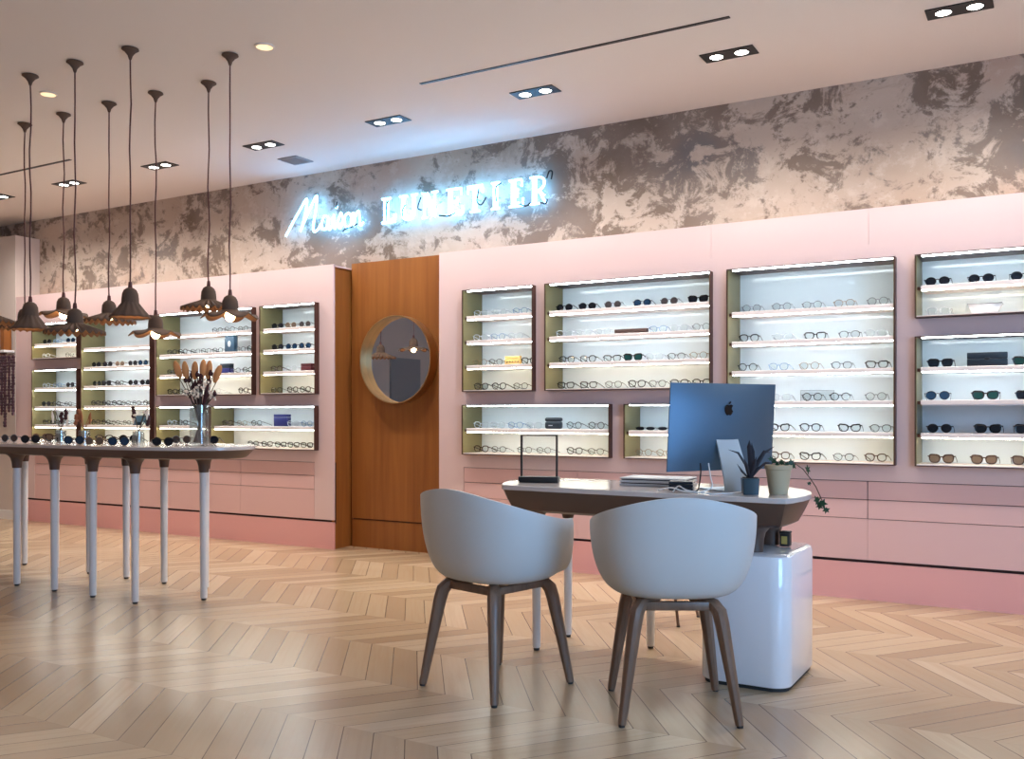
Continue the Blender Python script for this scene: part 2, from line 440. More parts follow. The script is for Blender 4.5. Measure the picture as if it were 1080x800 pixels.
def case(k):
    x0, x1, z0, z1, sh = CASES[k]
    t = thing('display_case', CLABEL[k], 'display case', ((x0+x1)/2, CF, z0), 0, 'lit display cases in the pink wall')
    w = .005
    b = nb()
    box(b, x0, x0+w, CF, CBK, z0, z1); box(b, x1-w, x1, CF, CBK, z0, z1)
    box(b, x0+w, x1-w, CF, CBK, z0, z0+w); box(b, x0+w, x1-w, CF, CBK, z1-w, z1)
    obj('frame', b, 'bronze', t, world=True)
    for a in (x0+w, x1-w-.004):
        b = nb(); box(b, a, a+.004, CF+.006, CBK-.02, z0+w, z1-w); obj('side_lining', b, 'olive', t, world=True)
    b = nb(); box(b, x0+w+.004, x1-w-.004, CBK-.018, CBK-.006, z0+w, z1-w); obj('back_panel', b, 'backp', t, world=True)
    b = nb(); box(b, x0+w+.004, x1-w-.004, CF+.008, CBK-.018, z0+w, z0+w+.006); obj('floor_panel', b, 'shelf', t, world=True)
    edges = [z1-w] + [s-.013 for s in sh]
    for i, z in enumerate(edges):
        m = 'ledw' if i in WARM[k] else 'led'
        if k == 'R5' and i == 2: m = 'ledoff'
        b = nb(); box(b, x0+w+.03, x1-w-.01, CF+.018, CF+.034, z-.0058, z); o = obj('light_strip', b, m, t, world=True)
    for s in sh:
        b = nb(); box(b, x0+w+.024, x1-w-.0045, CF+.016, CBK-.019, s-.013, s+.012, .002, 1); obj('shelf', b, 'shelf', t, world=True)
        b = nb(); box(b, x0+w+.0045, x0+w+.023, CF+.03, CF+.06, s-.012, s+.006); obj('bracket', b, 'bronze', t, world=True)
    return t
for k in CASES: case(k)

# ------------------------------------------------------------------ spectacles
def outline(w, h, n, lift, N=22):
    out = []
    for k in range(N):
        a = 2*PI*k/N; c, s = math.cos(a), math.sin(a)
        x = math.copysign(abs(c)**(2/n), c)*w/2; z = math.copysign(abs(s)**(2/n), s)*h/2
        if z < 0: x *= 1-.16*(-z/(h/2))            # narrower towards the cheeks
        if z > 0: z += lift*max(0, x/(w/2))**1.5
        out.append((x, z))
    return out
STY = {}   # style -> (frame, lens, temples, noun phrase)
def style(key, words_, w, h, n, lift, r, rim, lens, top=1.0, gap=.017):
    ol = outline(w, h, n, lift); cx = w/2+gap/2; zc = h/2+r
    f = nb()
    for sx in (-1, 1):
        pts = [(sx*(cx+x), 0, zc+z) for x, z in ol]
        R = [r*(top if z > .1*h else 1) for _x, z in ol]
        tube(f, pts, R, 5, closed=True)
        xo = sx*(cx+w/2)
        tube(f, [(xo-sx*.003, 0, zc+h*.22+lift*.6), (xo+sx*.006, .001, zc+h*.24+lift*.6), (xo+sx*.008, .008, zc+h*.22+lift*.6)], r*1.2, 5)
    tube(f, [(-gap*.62, 0, zc+h*.14), (-gap*.3, -.001, zc+h*.24), (gap*.3, -.001, zc+h*.24), (gap*.62, 0, zc+h*.14)], r*1.1, 5)
    L = nb(); prism(L, [(x*.98, z*.98+zc) for x, z in ol], -.0007, .0007, 'Y')
    L2 = nb(); prism(L2, [(-x*.98, z*.98+zc) for x, z in ol][::-1], -.0007, .0007, 'Y')
    xo = cx+w/2+.0075; zt = zc+h*.22+lift*.6; tr = max(r*.9, .0016)
    tt = []
    for sx in (-1, 1):
        tb = nb(); tube(tb, [(sx*xo, .008, zt), (sx*(xo-.001), .05, zt*.72), (sx*(xo-.003), .09, zt*.42), (sx*(xo-.005), .112, zt*.22+.001), (sx*(xo-.007), .128, tr+.0004)], tr, 5, flat=(.7, 1.3))
        tt.append(mesh('temple', tb, rim))
    STY[key] = dict(frame=mesh('frame', f, rim), lens=(mesh('lens', L, lens), mesh('lens', L2, lens)), cx=cx, temple=tt, words=words_, sun='sunglasses' in words_)
style('rg', 'round grey-rimmed eyeglasses', .047, .045, 2.0, 0, .0018, 'rimgrey', 'lens')
style('bk', 'black panto eyeglasses', .049, .043, 2.5, .002, .0028, 'rimblack', 'lens', 1.25)
style('bs', 'square black eyeglasses', .051, .038, 3.6, .003, .0030, 'rimblack', 'lens', 1.3)
style('bc', 'black cat-eye eyeglasses', .051, .039, 2.8, .009, .0030, 'rimblack', 'lens', 1.5)
style('bt', 'thin black eyeglasses', .048, .041, 2.4, 0, .0018, 'rimblack', 'lens', 1.2)
style('br', 'round black eyeglasses', .047, .045, 2.0, 0, .0022, 'rimblack', 'lens', 1.2)
style('cl', 'clear-rimmed eyeglasses', .050, .042, 2.6, .002, .0026, 'rimclear', 'lens')
style('bl', 'pale blue eyeglasses', .049, .042, 2.4, .002, .0024, 'rimblue', 'lens')
style('gd', 'gold wire eyeglasses', .048, .044, 2.1, 0, .0017, 'rimgold', 'lens')
style('gs', 'gold-rimmed tinted sunglasses', .048, .046, 2.0, 0, .002, 'rimgold', 'sunbrown')
style('to', 'tortoise eyeglasses', .049, .042, 2.6, .003, .003, 'rimtort', 'lens', 1.2)
style('sr', 'round black sunglasses', .053, .046, 2.1, 0, .0026, 'rimblack', 'sun')
style('sg', 'round grey sunglasses', .050, .047, 2.0, 0, .002, 'rimgrey', 'sungrey')
style('sb', 'round blue sunglasses', .052, .047, 2.1, 0, .0022, 'rimblack', 'sunblue')
style('sq', 'square black sunglasses', .053, .042, 3.4, .003, .0034, 'rimblack', 'sun', 1.3)
style('sc', 'cat-eye black sunglasses', .055, .043, 2.6, .008, .0034, 'rimblack', 'sun', 1.4)
style('sn', 'green-lensed black sunglasses', .054, .042, 3.0, .006, .0036, 'rimblack', 'sungreen', 1.4)
style('sd', 'brown-lensed dark sunglasses', .054, .044, 2.8, .006, .0034, 'rimtort', 'sunbrown', 1.4)
style('nf', 'narrow dark sunglasses', .056, .018, 2.6, 0, .0024, 'rimblack', 'sun', 1.2)

def spectacles(key, label, loc, rz=0., group=None, scale=1.):
    s = STY[key]
    name = 'sunglasses' if s['sun'] else 'eyeglasses'
    t = thing(name, label, name, loc, rz, group)
    if scale != 1: t.scale = (scale,)*3
    link('frame', s['frame'], t)
    link('lens', s['lens'][0], t, (s['cx'], 0, 0)); link('lens', s['lens'][1], t, (-s['cx'], 0, 0))
    for m_ in s['temple']: link('temple', m_, t)
    return t

ORD = ['first', 'second', 'third', 'fourth', 'fifth', 'sixth', 'seventh', 'eighth', 'ninth', 'tenth']
# shelf stock: tier from the top -> list of (photo column, kind)
STOCK = {
 'R1': [[(499, 'cl'), (527, 'cl'), (549, 'bl')], [(499, 'cl'), (521, 'bl'), (544, 'cl')],
        [(498, 'gd'), (516, 'bt'), (540, 'amber'), (555, 'bk')], [(499, 'bk'), (516, 'bk'), (549, 'bt')]],
 'R2': [[(596, 'sr'), (620, 'sr'), (647, 'sg'), (677.5, 'sb'), (706, 'sg'), (737, 'sc')],
        [(590, 'cl'), (606, 'cl'), (625, 'cl'), (668, 'plaque'), (693, 'bl'), (711, 'cl'), (733, 'rg')],
        [(598, 'bk'), (620, 'bk'), (646, 'bs'), (669, 'sn'), (693, 'cl'), (713, 'bt'), (734, 'gd')],
        [(597, 'bs'), (621, 'bs'), (647, 'bt'), (674, 'bk'), (697, 'bt'), (718, 'bk'), (738, 'bk')]],
 'R3': [[(793, 'rg'), (825, 'rg'), (857, 'rg'), (891, 'gd'), (926, 'rg')], [(790.5, 'bk'), (826, 'cl'), (860, 'bs'), (896, 'bt'), (924, 'cl')],
        [(789, 'br'), (821, 'bl'), (854, 'gd'), (888, 'bt'), (925, 'bs')], [(824, 'cl'), (857, 'br'), (886, 'br'), (924, 'rg')],
        [(822, 'bc'), (854.5, 'bk'), (896, 'bc'), (929, 'bt')], [(823, 'to'), (855, 'bc'), (890, 'bt'), (924, 'to')]],
 'R4': [[(989, 'sr'), (1035, 'sr'), (1080, 'sr')], [(990, 'cl'), (1039, 'tray')]],
 'R5': [[(992, 'sq'), (1041, 'ink'), (1083, 'sn')], [(989, 'sb'), (1039.5, 'sn'), (1086, 'sq')],
        [(991, 'sr'), (1042, 'sc'), (1085, 'sc')], [(993, 'sd'), (1038, 'sd'), (1082, 'sd')]],
 'R6': [[(500, 'cl'), (518, 'cl'), (536, 'bl'), (553, 'cl'), (576, 'blackbox'), (606, 'br'), (629, 'br')],
        [(504, 'to'), (526, 'bt'), (554, 'bt'), (574, 'bt'), (607, 'bk'), (629, 'bt')]],
 'R7': [[(675, 'nf'), (689, 'nf'), (703, 'nf')], [(676, 'gd'), (690, 'gd'), (703, 'cl')]],
 'L1': [[(289, 'sr'), (306, 'gs'), (322.5, 'sg')], [(290, 'sr'), (307.5, 'sb'), (322.5, 'sb')], [(290, 'to'), (307, 'cl'), (322.5, 'red')], [(292, 'bt'), (309, 'bk'), (322.5, 'bk')]],
 'L2': [[(229, 'bt'), (243, 'bt'), (256, 'bt')], [(177, 'bk'), (188, 'bk'), (199, 'bt'), (210, 'bt'), (222, 'bt'), (236.5, 'portrait'), (249, 'bt'), (259, 'bk')],
        [(176, 'bk'), (187, 'bk'), (237.5, 'bluebox'), (251, 'bt'), (259.5, 'bk')], [(174, 'bk'), (187, 'bk'), (228, 'cl'), (257, 'bk')]],
 'LE': [[(176, 'cl'), (194, 'bk')], [(178, 'gd')]],
 'LF': [[(236, 'to'), (256, 'gd'), (271, 'br'), (296, 'navy'), (311, 'cl'), (323, 'bl')], [(267, 'bk'), (282, 'bk'), (297, 'bs'), (310, 'bs'), (322.5, 'bs')]],
 'L5': [[], [(102, 'sr'), (114, 'sr'), (126.5, 'gs'), (140, 'sr'), (151, 'sb')], [(99, 'sr'), (112, 'sc'), (127, 'bk'), (142, 'sr'), (152.5, 'sr')],
        [(97.5, 'bk'), (107.5, 'bk'), (117, 'bk'), (128, 'bt'), (141, 'bt'), (152, 'bk')], [(97.5, 'bk'), (108, 'bk'), (119, 'bt'), (129, 'bt'), (144.5, 'tent')], [(126, 'cl'), (137, 'cl')]],
 'L6': [[(48.5, 'sr'), (62, 'bl'), (74.5, 'sb')], [(43.8, 'cl'), (74.5, 'bt')]],
 'L7': [[(46, 'cl'), (61, 'bl'), (74, 'sr')], [(46.5, 'sr'), (60, 'bk'), (73, 'bt')], [(45, 'bs'), (57, 'bs'), (74, 'bt')], []],
}
# re-index L5: tier 0 hidden behind lamps is empty above
def shelf_case(kind, x, y, z):
    """boxes and cases standing between the spectacles"""
    def two(name, label, cat, w, h, d, m, lid=.35, m2=None, bev=.003):
        t = thing(name, label, cat, (x, y, z))
        b = nb(); box(b, -w/2, w/2, 0, d, 0, h*(1-lid)-.0008, bev); obj('box_body', b, m, t)
        b = nb(); box(b, -w/2, w/2, 0, d, h*(1-lid)+.0008, h, bev); obj('lid', b, m2 or m, t)
        return t
    if kind == 'amber':
        t = two('glasses_box', 'small amber card glasses box on narrow case third shelf', 'box', .125, .062, .03, 'amber', .3)
        for i in range(5):
            b = nb(); tube(b, [(-.045+i*.022, -.001, .014), (-.04+i*.022, -.001, .028), (-.034+i*.022, -.001, .016)], .0022, 5); obj('printed_mark', b, 'stem', t)
    elif kind == 'plaque':
        t = thing('display_block', 'long low dark tortoise block between clear eyeglasses', 'display block', (x, y, z))
        b = nb(); box(b, -.115, .115, 0, .045, 0, .036, .004); obj('block', b, 'tortplaque', t)
        b = nb(); box(b, -.118, .118, -.002, .047, 0, .006, .001); obj('foot_plate', b, 'bronze', t)
    elif kind == 'tray':
        t = thing('display_tray', 'small white open tray on warm lower tier, top right', 'tray', (x, y+.01, z))
        b = nb(); n = 4
        lo = [(-.062, -.04), (.062, -.04), (.062, .04), (-.062, .04)]; hi = [(-.085, -.055), (.085, -.055), (.085, .055), (-.085, .055)]
        A = [b.verts.new((*p, .002)) for p in lo]; B = [b.verts.new((*p, .05)) for p in hi]
        b.faces.new(A[::-1])
        for k in range(4): b.faces.new((A[k], A[(k+1) % 4], B[(k+1) % 4], B[k]))
        o = obj('tray_body', b, 'white', t); md = o.modifiers.new('t', 'SOLIDIFY'); md.thickness = .004
        b = nb(); tube(b, [(*p, .05) for p in hi], .003, 6, closed=True); obj('rim', b, 'rimgrey', t)
    elif kind == 'ink':
        t = two('glasses_case', 'large ink-blue presentation case beside square black sunglasses', 'glasses case', .2, .078, .05, 'inkcase', .45)
        b = nb(); box(b, -.012, .012, -.003, .001, .036, .05, .001); obj('clasp', b, 'black', t)
    elif kind == 'blackbox':
        t = thing('glasses_case', 'black rounded glasses case on low case behind desk mirror', 'glasses case', (x, y, z))
        b = nb(); box(b, -.065, .065, 0, .04, 0, .05, .014, 4); obj('case_body', b, 'inkcase', t)
        b = nb(); box(b, -.0645, .0645, .0005, .0395, .0505, .078, .012, 4); obj('lid', b, 'inkcase', t)
        b = nb(); box(b, -.03, .0, -.002, .002, .02, .026); obj('clasp', b, 'greycard', t)
    elif kind == 'red':
        t = two('glasses_case', 'oxblood red glasses case at end of narrow case shelf', 'glasses case', .11, .062, .05, 'redcase', .35)
    elif kind == 'portrait':
        t = thing('display_box', 'upright dark slate box with pale round mark', 'box', (x, y, z))
        b = nb(); box(b, -.058, .058, 0, .045, 0, .145, .006); obj('box_body', b, 'bluecase', t)
        b = nb(); ell(b, (0, -.0005, .075), (.02, .0025, .028)); obj('emblem', b, 'greycard', t)
    elif kind == 'bluebox':
        t = two('glasses_case', 'dark blue glasses case behind tan bouquet heads', 'glasses case', .12, .085, .05, 'navy', .45, 'inkcase')
    elif kind == 'navy':
        t = two('glasses_box', 'navy blue rectangular box on the low case shelf', 'box', .15, .1, .05, 'navy', .25)
    elif kind == 'tent':
        t = thing('glasses_case', 'slate blue folding tent-shaped glasses case on tall case', 'glasses case', (x, y, z))
        b = nb(); prism(b, [(-.115, 0), (-.06, .085), (.06, .085), (.115, 0), (.075, 0), (.05, .03), (-.05, .03), (-.075, 0)], 0, .06, 'Y'); obj('case_body', b, 'bluecase', t)
        b = nb(); prism(b, [(-.062, .086), (.062, .086), (.056, .092), (-.056, .092)], .0, .06, 'Y'); obj('lid', b, 'inkcase', t)

GY = 5.79
HWID = {'amber': .065, 'plaque': .121, 'tray': .09, 'ink': .103, 'blackbox': .068, 'red': .058, 'portrait': .061, 'bluebox': .063, 'navy': .078, 'tent': .118, 'nf': .077, 'sr': .0745, 'sc': .0765, 'sq': .075, 'sn': .076, 'sd': .076, 'sb': .0735}
tiers = lambda n: ['top', 'second', 'third', 'fourth', 'fifth'][:n-1]+['bottom'] if n > 2 else ['upper', 'lower'][:n]
for k, rows in STOCK.items():
    x0, x1, z0, z1, sh = CASES[k]
    zs = [s+.0125 for s in sh] + [z0+.0155]
    names = tiers(len(zs))
    for ti, row in enumerate(rows):
        hw = [HWID.get(kd, .0715) for _p, kd in row]
        xs = [at(p, GY) for p, _k in row]
        for it in range(60):                                # nudge neighbours apart so that nothing touches
            for j in range(len(xs)):
                xs[j] = min(max(xs[j], x0+.034+hw[j]), x1-.018-hw[j])
            for j in range(len(xs)-1):
                gap = hw[j]+hw[j+1]+.004-(xs[j+1]-xs[j])
                if gap > 0: xs[j] -= gap/2; xs[j+1] += gap/2
        for i, (px, kind) in enumerate(row):
            z = zs[ti]; x = xs[i]
            if kind in STY:
                lab = '%s %s from left, %s shelf, %s' % (STY[kind]['words'], ORD[i], names[ti], CDESC[k])
                spectacles(kind, lab, (x, GY+random.uniform(-.012, .004), z+.0003), rad(random.uniform(-4, 4)), 'spectacles on the lit wall shelves')
            else:
                shelf_case(kind, x, GY, z+.0003)

# clear acrylic riser in the tall case
t = thing('acrylic_riser', 'clear acrylic block behind round black eyeglasses in tall case', 'riser', (at(861, 5.90), 5.925, 1.1555))
b = nb(); box(b, -.1, .1, .0, .018, .0, .068); obj('riser_body', b, 'pane', t)
b = nb()
for (x, z) in ((0, .0675), (0, .001)): box(b, -.1, .1, -.001, .001, z-.001, z+.001)
for x in (-.1, .1): box(b, x-.001, x+.001, -.001, .001, 0, .068)
obj('edge', b, 'rimgrey', t)

# ------------------------------------------------------------------ oak panel and round mirror
t = thing('oak_panel', 'amber oak wall panel between the two pink display walls', 'panel', (-4.467, 5.96, 0))
b = nb(); box(b, -4.973, -3.96, 5.96, WY-.002, .232, 2.30); obj('upper_board', b, 'oak', t, world=True)
b = nb(); box(b, -4.973, -3.96, 5.965, WY-.002, .0, .222); obj('base_board', b, 'oak', t, world=True)
b = nb(); box(b, -4.97, -3.965, 5.975, WY-.001, .2, .24); obj('shadow_gap', b, 'gap', t, world=True)
t = thing('wall_mirror', 'round mirror in deep brass rim on the oak panel', 'mirror', (-4.47, 5.958, 1.503))
b = nb(); R = .345; D = .09
prof = [(R, -.0), (R, -D), (R-.008, -D), (R-.008, -.015)]
rings = []
for (r, y) in prof: rings.append([b.verts.new((r*math.cos(2*PI*i/64), y, r*math.sin(2*PI*i/64))) for i in range(64)])
for A, B in zip(rings, rings[1:]):
    for i in range(64): b.faces.new((A[i], A[(i+1) % 64], B[(i+1) % 64], B[i]))
obj('rim', b, 'brass', t)
b = nb(); prism(b, [((R-.0085)*math.cos(2*PI*i/64), (R-.0085)*math.sin(2*PI*i/64)) for i in range(64)], -.02, -.001, 'Y'); obj('glass', b, 'mirror', t)

# ------------------------------------------------------------------ ceiling lights
def spot(parent, loc, rot, energy, size, blend, col, rs=.04):
    L = bpy.data.lights.new('spot', 'SPOT'); L.energy = energy; L.spot_size = rad(size); L.spot_blend = blend; L.color = col; L.shadow_soft_size = rs
    o = bpy.data.objects.new('spot_lamp', L); C.objects.link(o); o.parent = parent; o.location = loc; o.rotation_euler = rot
    return o
WARMC = (1, .95, .90)
def twin_downlight(x, y, label, e=30, visible=True):
    t = thing('twin_downlight', label, 'ceiling light', (x, y, CZ), 0, 'twin downlights along the display wall')
    b = nb()
    box(b, -.152, .152, -.068, .068, -.006, .0005, .002, 1); obj('housing', b, 'black', t)
    for s in (-1, 1):
        b = nb(); lathe(b, [(.044, -.0062), (.044, -.008), (.037, -.008), (.037, -.0063)], 24, (s*.072, 0, 0)); obj('ring', b, 'black', t)
        b = nb(); lathe(b, [(0, -.0072), (.0365, -.0072), (.0365, -.0063), (0, -.0063)], 24, (s*.072, 0, 0)); obj('lamp_lens', b, 'lamp', t)
        spot(t, (s*.072, 0, -.02), (0, 0, 0), e, 152, .75, WARMC)
    return t
DL = [(-.423, 'twin downlight over the shelves at far right, biggest of the row'), (-1.594, 'twin downlight near the long ceiling slot, above monitor side'),
      (-2.834, 'twin downlight above the neon word end'), (-3.991, 'twin downlight above the middle of the neon sign'), (-5.166, 'twin downlight beside the small square ceiling vent'),
      (-6.32, 'twin downlight behind the pendant cords, nearest the vent'), (-7.497, 'twin downlight behind the pendant cords, below short ceiling slot'), (-8.542, 'twin downlight cut off at the far left edge')]
for x, lab in DL: twin_downlight(x, 5.17, lab)
twin_downlight(.75, 5.17, 'twin downlight beyond the last display case')
for x in (-7.2, -4.6, -2.0, .6):
    pass
def round_spot(x, y, label, e):
    t = thing('round_downlight', label, 'ceiling light', (x, y, CZ), 0, 'small round ceiling spots')
    b = nb(); lathe(b, [(.055, .0005), (.055, -.005), (.045, -.007), (.045, -.001)], 28); obj('trim_ring', b, 'ceil', t)
    b = nb(); lathe(b, [(0, -.004), (.0445, -.004), (.0445, -.001), (0, -.001)], 28); obj('lamp_lens', b, 'warmspot', t)
    spot(t, (0, 0, -.02), (0, 0, 0), e, 95, .9, (1, .8, .6))
round_spot(-3.773, 3.784, 'small glowing round ceiling spot right of the pendant canopies', 14)
round_spot(-5.515, 3.659, 'small round ceiling spot among the pendant canopies', 14)
for (x, y) in ((-2.0, 1.2), (.6, 1.0), (-5.0, .8), (-7.6, 1.5)):  # unseen ceiling lamps added to brighten the room
    round_spot(x, y, 'added unseen ceiling spot over the open shop floor', 17)
t = thing('ceiling_vent', 'small grey square vent in the ceiling above neon script', 'vent', (-5.247, 5.6, CZ))
b = nb(); box(b, -.1, .1, -.1, .1, -.008, 0, .002, 1); box(b, -.08, .08, -.08, .08, -.01, -.006); obj('vent_frame', b, 'vent', t)
for i in range(6):
    b = nb(); box(b, -.078, .078, -.072+i*.026, -.06+i*.026, -.014, -.0095); obj('slat', b, 'vent', t)

# ------------------------------------------------------------------ neon sign
NY = 5.935; NZ = 2.592
sg = thing('neon_sign', 'blue-white neon sign in script and serif capitals on plaster wall', 'neon sign', (-4.4, NY, NZ))
def smooth(pts, n=5):
    P = [Vector((p[0], p[1], 0)) for p in pts]; out = []
    for i in range(len(P)-1):
        p0, p1, p2, p3 = P[max(i-1, 0)], P[i], P[i+1], P[min(i+2, len(P)-1)]
        for k in range(n):
            t_ = k/n
            out.append(.5*((2*p1)+(-p0+p2)*t_+(2*p0-5*p1+4*p2-p3)*t_*t_+(-p0+3*p1-3*p2+p3)*t_**3))
    out.append(P[-1]); return [(v.x, v.y) for v in out]
def neon(name, strokes, x, m='neon', r=.0088, y=0, closed=False):
    b = nb()
    for s in strokes: tube(b, [(x+4.4+u, y, v) for u, v in s], r, 6, closed=closed)
    return obj(name, b, m, sg)
SC = -5.67
script = {
 'M': [smooth([(0, -.005), (.07, .09), (.16, .2), (.235, .285), (.225, .19), (.19, .08), (.165, .02), (.21, .1), (.28, .21), (.345, .3), (.335, .18), (.31, .07), (.315, .005), (.36, .02), (.39, .06)])],
 'a': [smooth([(.47, .11), (.43, .12), (.40, .07), (.41, .015), (.45, .02), (.475, .1), (.47, .02), (.49, .005), (.51, .04)])],
 'i': [smooth([(.51, .04), (.535, .12), (.53, .05), (.54, .005), (.57, .05)]), [(.555, .17), (.565, .19)]],
 's': [smooth([(.57, .05), (.605, .13), (.625, .06), (.6, .005), (.575, .02)])],
 'o': [smooth([(.69, .12), (.65, .1), (.645, .03), (.68, .0), (.715, .04), (.71, .1), (.68, .12), (.72, .1)])],
 'n': [smooth([(.735, .12), (.745, .05), (.74, .005), (.76, .09), (.79, .125), (.8, .07), (.805, .005), (.84, .03)])],
}
for ch, st in script.items(): neon('script_letter', st, SC)
h = .19; s = .05
def ltr(ch, w):
    """outline of a slab-serif capital as tube strokes"""
    a = .012
    if ch == 'L': return [[(0, 0), (w, 0), (w, .06), (w-.03, .02), (s+.012, .02), (s+.012, h-.015), (s+.036, h), (0, h), (.025, h-.015), (.025, .015), (0, 0)], [(w-.005, .01), (w-.005, .062)]]
    if ch == 'U': return [smooth([(0, h), (.025, h-.01), (.025, .07), (.04, .02), (w/2, 0), (w-.04, .02), (w-.025, .07), (w-.025, h-.01), (w, h)], 4), smooth([(s+.02, h), (s, h-.01), (s, .07), (w/2, .022), (w-.045, .07), (w-.045, h)], 4), [(0, h), (s+.025, h)], [(w-.06, h), (w, h)]]
    if ch == 'N': return [[(0, 0), (.05, 0)], [(.025, 0), (.025, h), (.0, h)], [(.025, h), (w-.025, 0), (w-.025, h)], [(.05, h), (w-.022, .045)], [(w-.055, h), (w, h)], [(.03, h-.03), (w-.05, 0)]]
    if ch == 'E': return [[(0, 0), (w, 0), (w, .055)], [(0, h), (w-.01, h), (w-.01, h-.05)], [(.025, 0), (.025, h)], [(.05, 0), (.05, h)], [(.05, h/2), (w-.045, h/2)], [(w-.045, h/2-.03), (w-.045, h/2+.03)], [(w-.03, .02), (.05, .02)]]
    if ch == 'T': return [[(0, h-.055), (0, h), (w, h), (w, h-.055)], [(w/2-.013, h), (w/2-.013, 0)], [(w/2+.013, h), (w/2+.013, 0)], [(w/2-.045, 0), (w/2+.045, 0)], [(.015, h-.02), (w-.015, h-.02)]]
    if ch == 'I': return [[(0, 0), (w, 0)], [(0, h), (w, h)], [(w/2-.013, 0), (w/2-.013, h)], [(w/2+.013, 0), (w/2+.013, h)]]
    if ch == 'R': return [[(0, 0), (.075, 0)], [(.025, 0), (.025, h)], [(.05, 0), (.05, h)], smooth([(0, h), (w*.55, h), (w*.86, h-.02), (w*.88, h*.66), (w*.6, h*.5), (.05, h*.48)], 4), smooth([(w*.45, h*.49), (w*.68, h*.36), (w*.78, .04), (w, .0)], 4), smooth([(w*.6, h*.47), (w*.86, h*.3), (w*.9, .06)], 3)]
for ch, (p0, p1) in zip('LUNETIER', ((403, 419.4), (421.5, 443), (445, 464), (471, 490), (493.5, 511), (518.5, 528), (537, 553.5), (559, 578))):
    x0, x1 = at(p0, NY), at(p1, NY)
    neon('capital_letter', ltr(ch, (x1-x0)*.88), x0)
# black-painted tube returns and standoffs
dk = [[(-4.58, .05), (-4.585, .13), (-4.56, .17)], [(-4.42, .02), (-4.43, .07), (-4.40, .12)], [(-4.25, .16), (-4.28, .08), (-4.24, .06)], [(-4.08, .0), (-4.0, -.012), (-3.93, .005)],
      [(-3.72, .17), (-3.74, .07), (-3.70, .04), (-3.66, .09)], [(-3.57, .05), (-3.575, .15), (-3.53, .18)], [(-3.38, .01), (-3.32, -.012), (-3.28, .01)], [(-3.2, .0), (-3.16, -.012), (-3.145, .02)],
      [(-3.15, .165), (-3.13, .215), (-3.105, .205), (-3.115, .155)], [(-5.1, .17), (-5.09, .22)], [(-5.03, -.03), (-5.0, -.01), (-4.93, .0), (-4.88, .02)]]
for p in dk:
    neon('dark_tube', [smooth(p, 4)], 0, 'black', .006, -.018)
for px in (312, 352, 376, 411, 432, 455, 480, 502, 523, 545, 568):
    b = nb(); x = at(px, NY)+4.4; tube(b, [(x, .003, .09), (x, .064, .09)], .005, 6); obj('standoff', b, 'vent', sg)

# ------------------------------------------------------------------ pendants
def crimp(n, amp, from_i):
    return lambda t, i: (0, amp*math.cos(n*t) if i >= from_i else 0)
def pendant(x, y, ztop, kind, label):
    """ztop: top of the shade dome"""
    t = thing('pendant_lamp', label, 'pendant lamp', (x, y, ztop), 0, 'pulp shade pendant lamps over the long table')
    L = CZ-ztop
    b = nb(); lathe(b, [(0, L-.002), (.045, L-.002), (.047, L-.008), (.03, L-.02), (.014, L-.04), (.007, L-.062), (0, L-.062)], 20); obj('canopy', b, 'pulp', t)
    b = nb(); pts = [(.004*math.sin(i*1.3+x*9), .004*math.cos(i*1.7+y*5), .018+(L-.078)*i/10) for i in range(11)]; pts[0] = (0, 0, .012); pts[-1] = (0, 0, L-.058)
    tube(b, pts, .0042, 6); obj('cord', b, 'cord', t)
    b = nb(); lathe(b, [(0, .03), (.009, .03), (.011, .012), (.012, -.002), (0, -.002)], 12); obj('cord_grip', b, 'cord', t)
    dome = [(.0, 0), (.018, -.003), (.033, -.014), (.042, -.034), (.045, -.06), (.046, -.085)]
    b = nb()
    if kind == 'bell':
        prof = dome + [(.058, -.105), (.078, -.13), (.099, -.155), (.108, -.168)]
        lathe(b, prof, 96, wob=lambda a, i: (.0, .007*abs(math.sin(7*a)) if i == len(prof)-1 else 0) if i < 6 else (.0035*math.cos(14*a), .004*abs(math.sin(7*a))*(i-5)/4))
        zb = -.115
    elif kind == 'plate':
        prof = dome + [(.062, -.094), (.095, -.108), (.13, -.123), (.165, -.14)]
        lathe(b, prof, 128, wob=lambda a, i: (0, 0) if i < 6 else (0, .010*math.cos(24*a)*((i-5)/4)**1.3))
        zb = -.1
    else:
        prof = dome + [(.06, -.094), (.09, -.099), (.125, -.102), (.145, -.105)]
        lathe(b, prof, 96, wob=lambda a, i: (0, 0) if i < 7 else (.016*abs(math.sin(3.5*a)), -.030*abs(math.sin(3.5*a))*(i-6)/3))
        zb = -.118
    o = obj('shade', b, 'pulp', t)
    if o.data.polygons[0].normal.z < 0: o.data.flip_normals()
    md = o.modifiers.new('wall', 'SOLIDIFY'); md.thickness = .004; md.offset = -1
    o.data.materials.append(M['pulpin']); md.material_offset = 1; md.material_offset_rim = 0
    b = nb(); lathe(b, [(0, -.02), (.02, -.02), (.021, -.085), (0, -.085)], 16); obj('socket', b, 'black', t)
    b = nb(); ell(b, (0, 0, zb), (.028, .028, .032), None, 16, 12); obj('bulb', b, 'bulb', t)
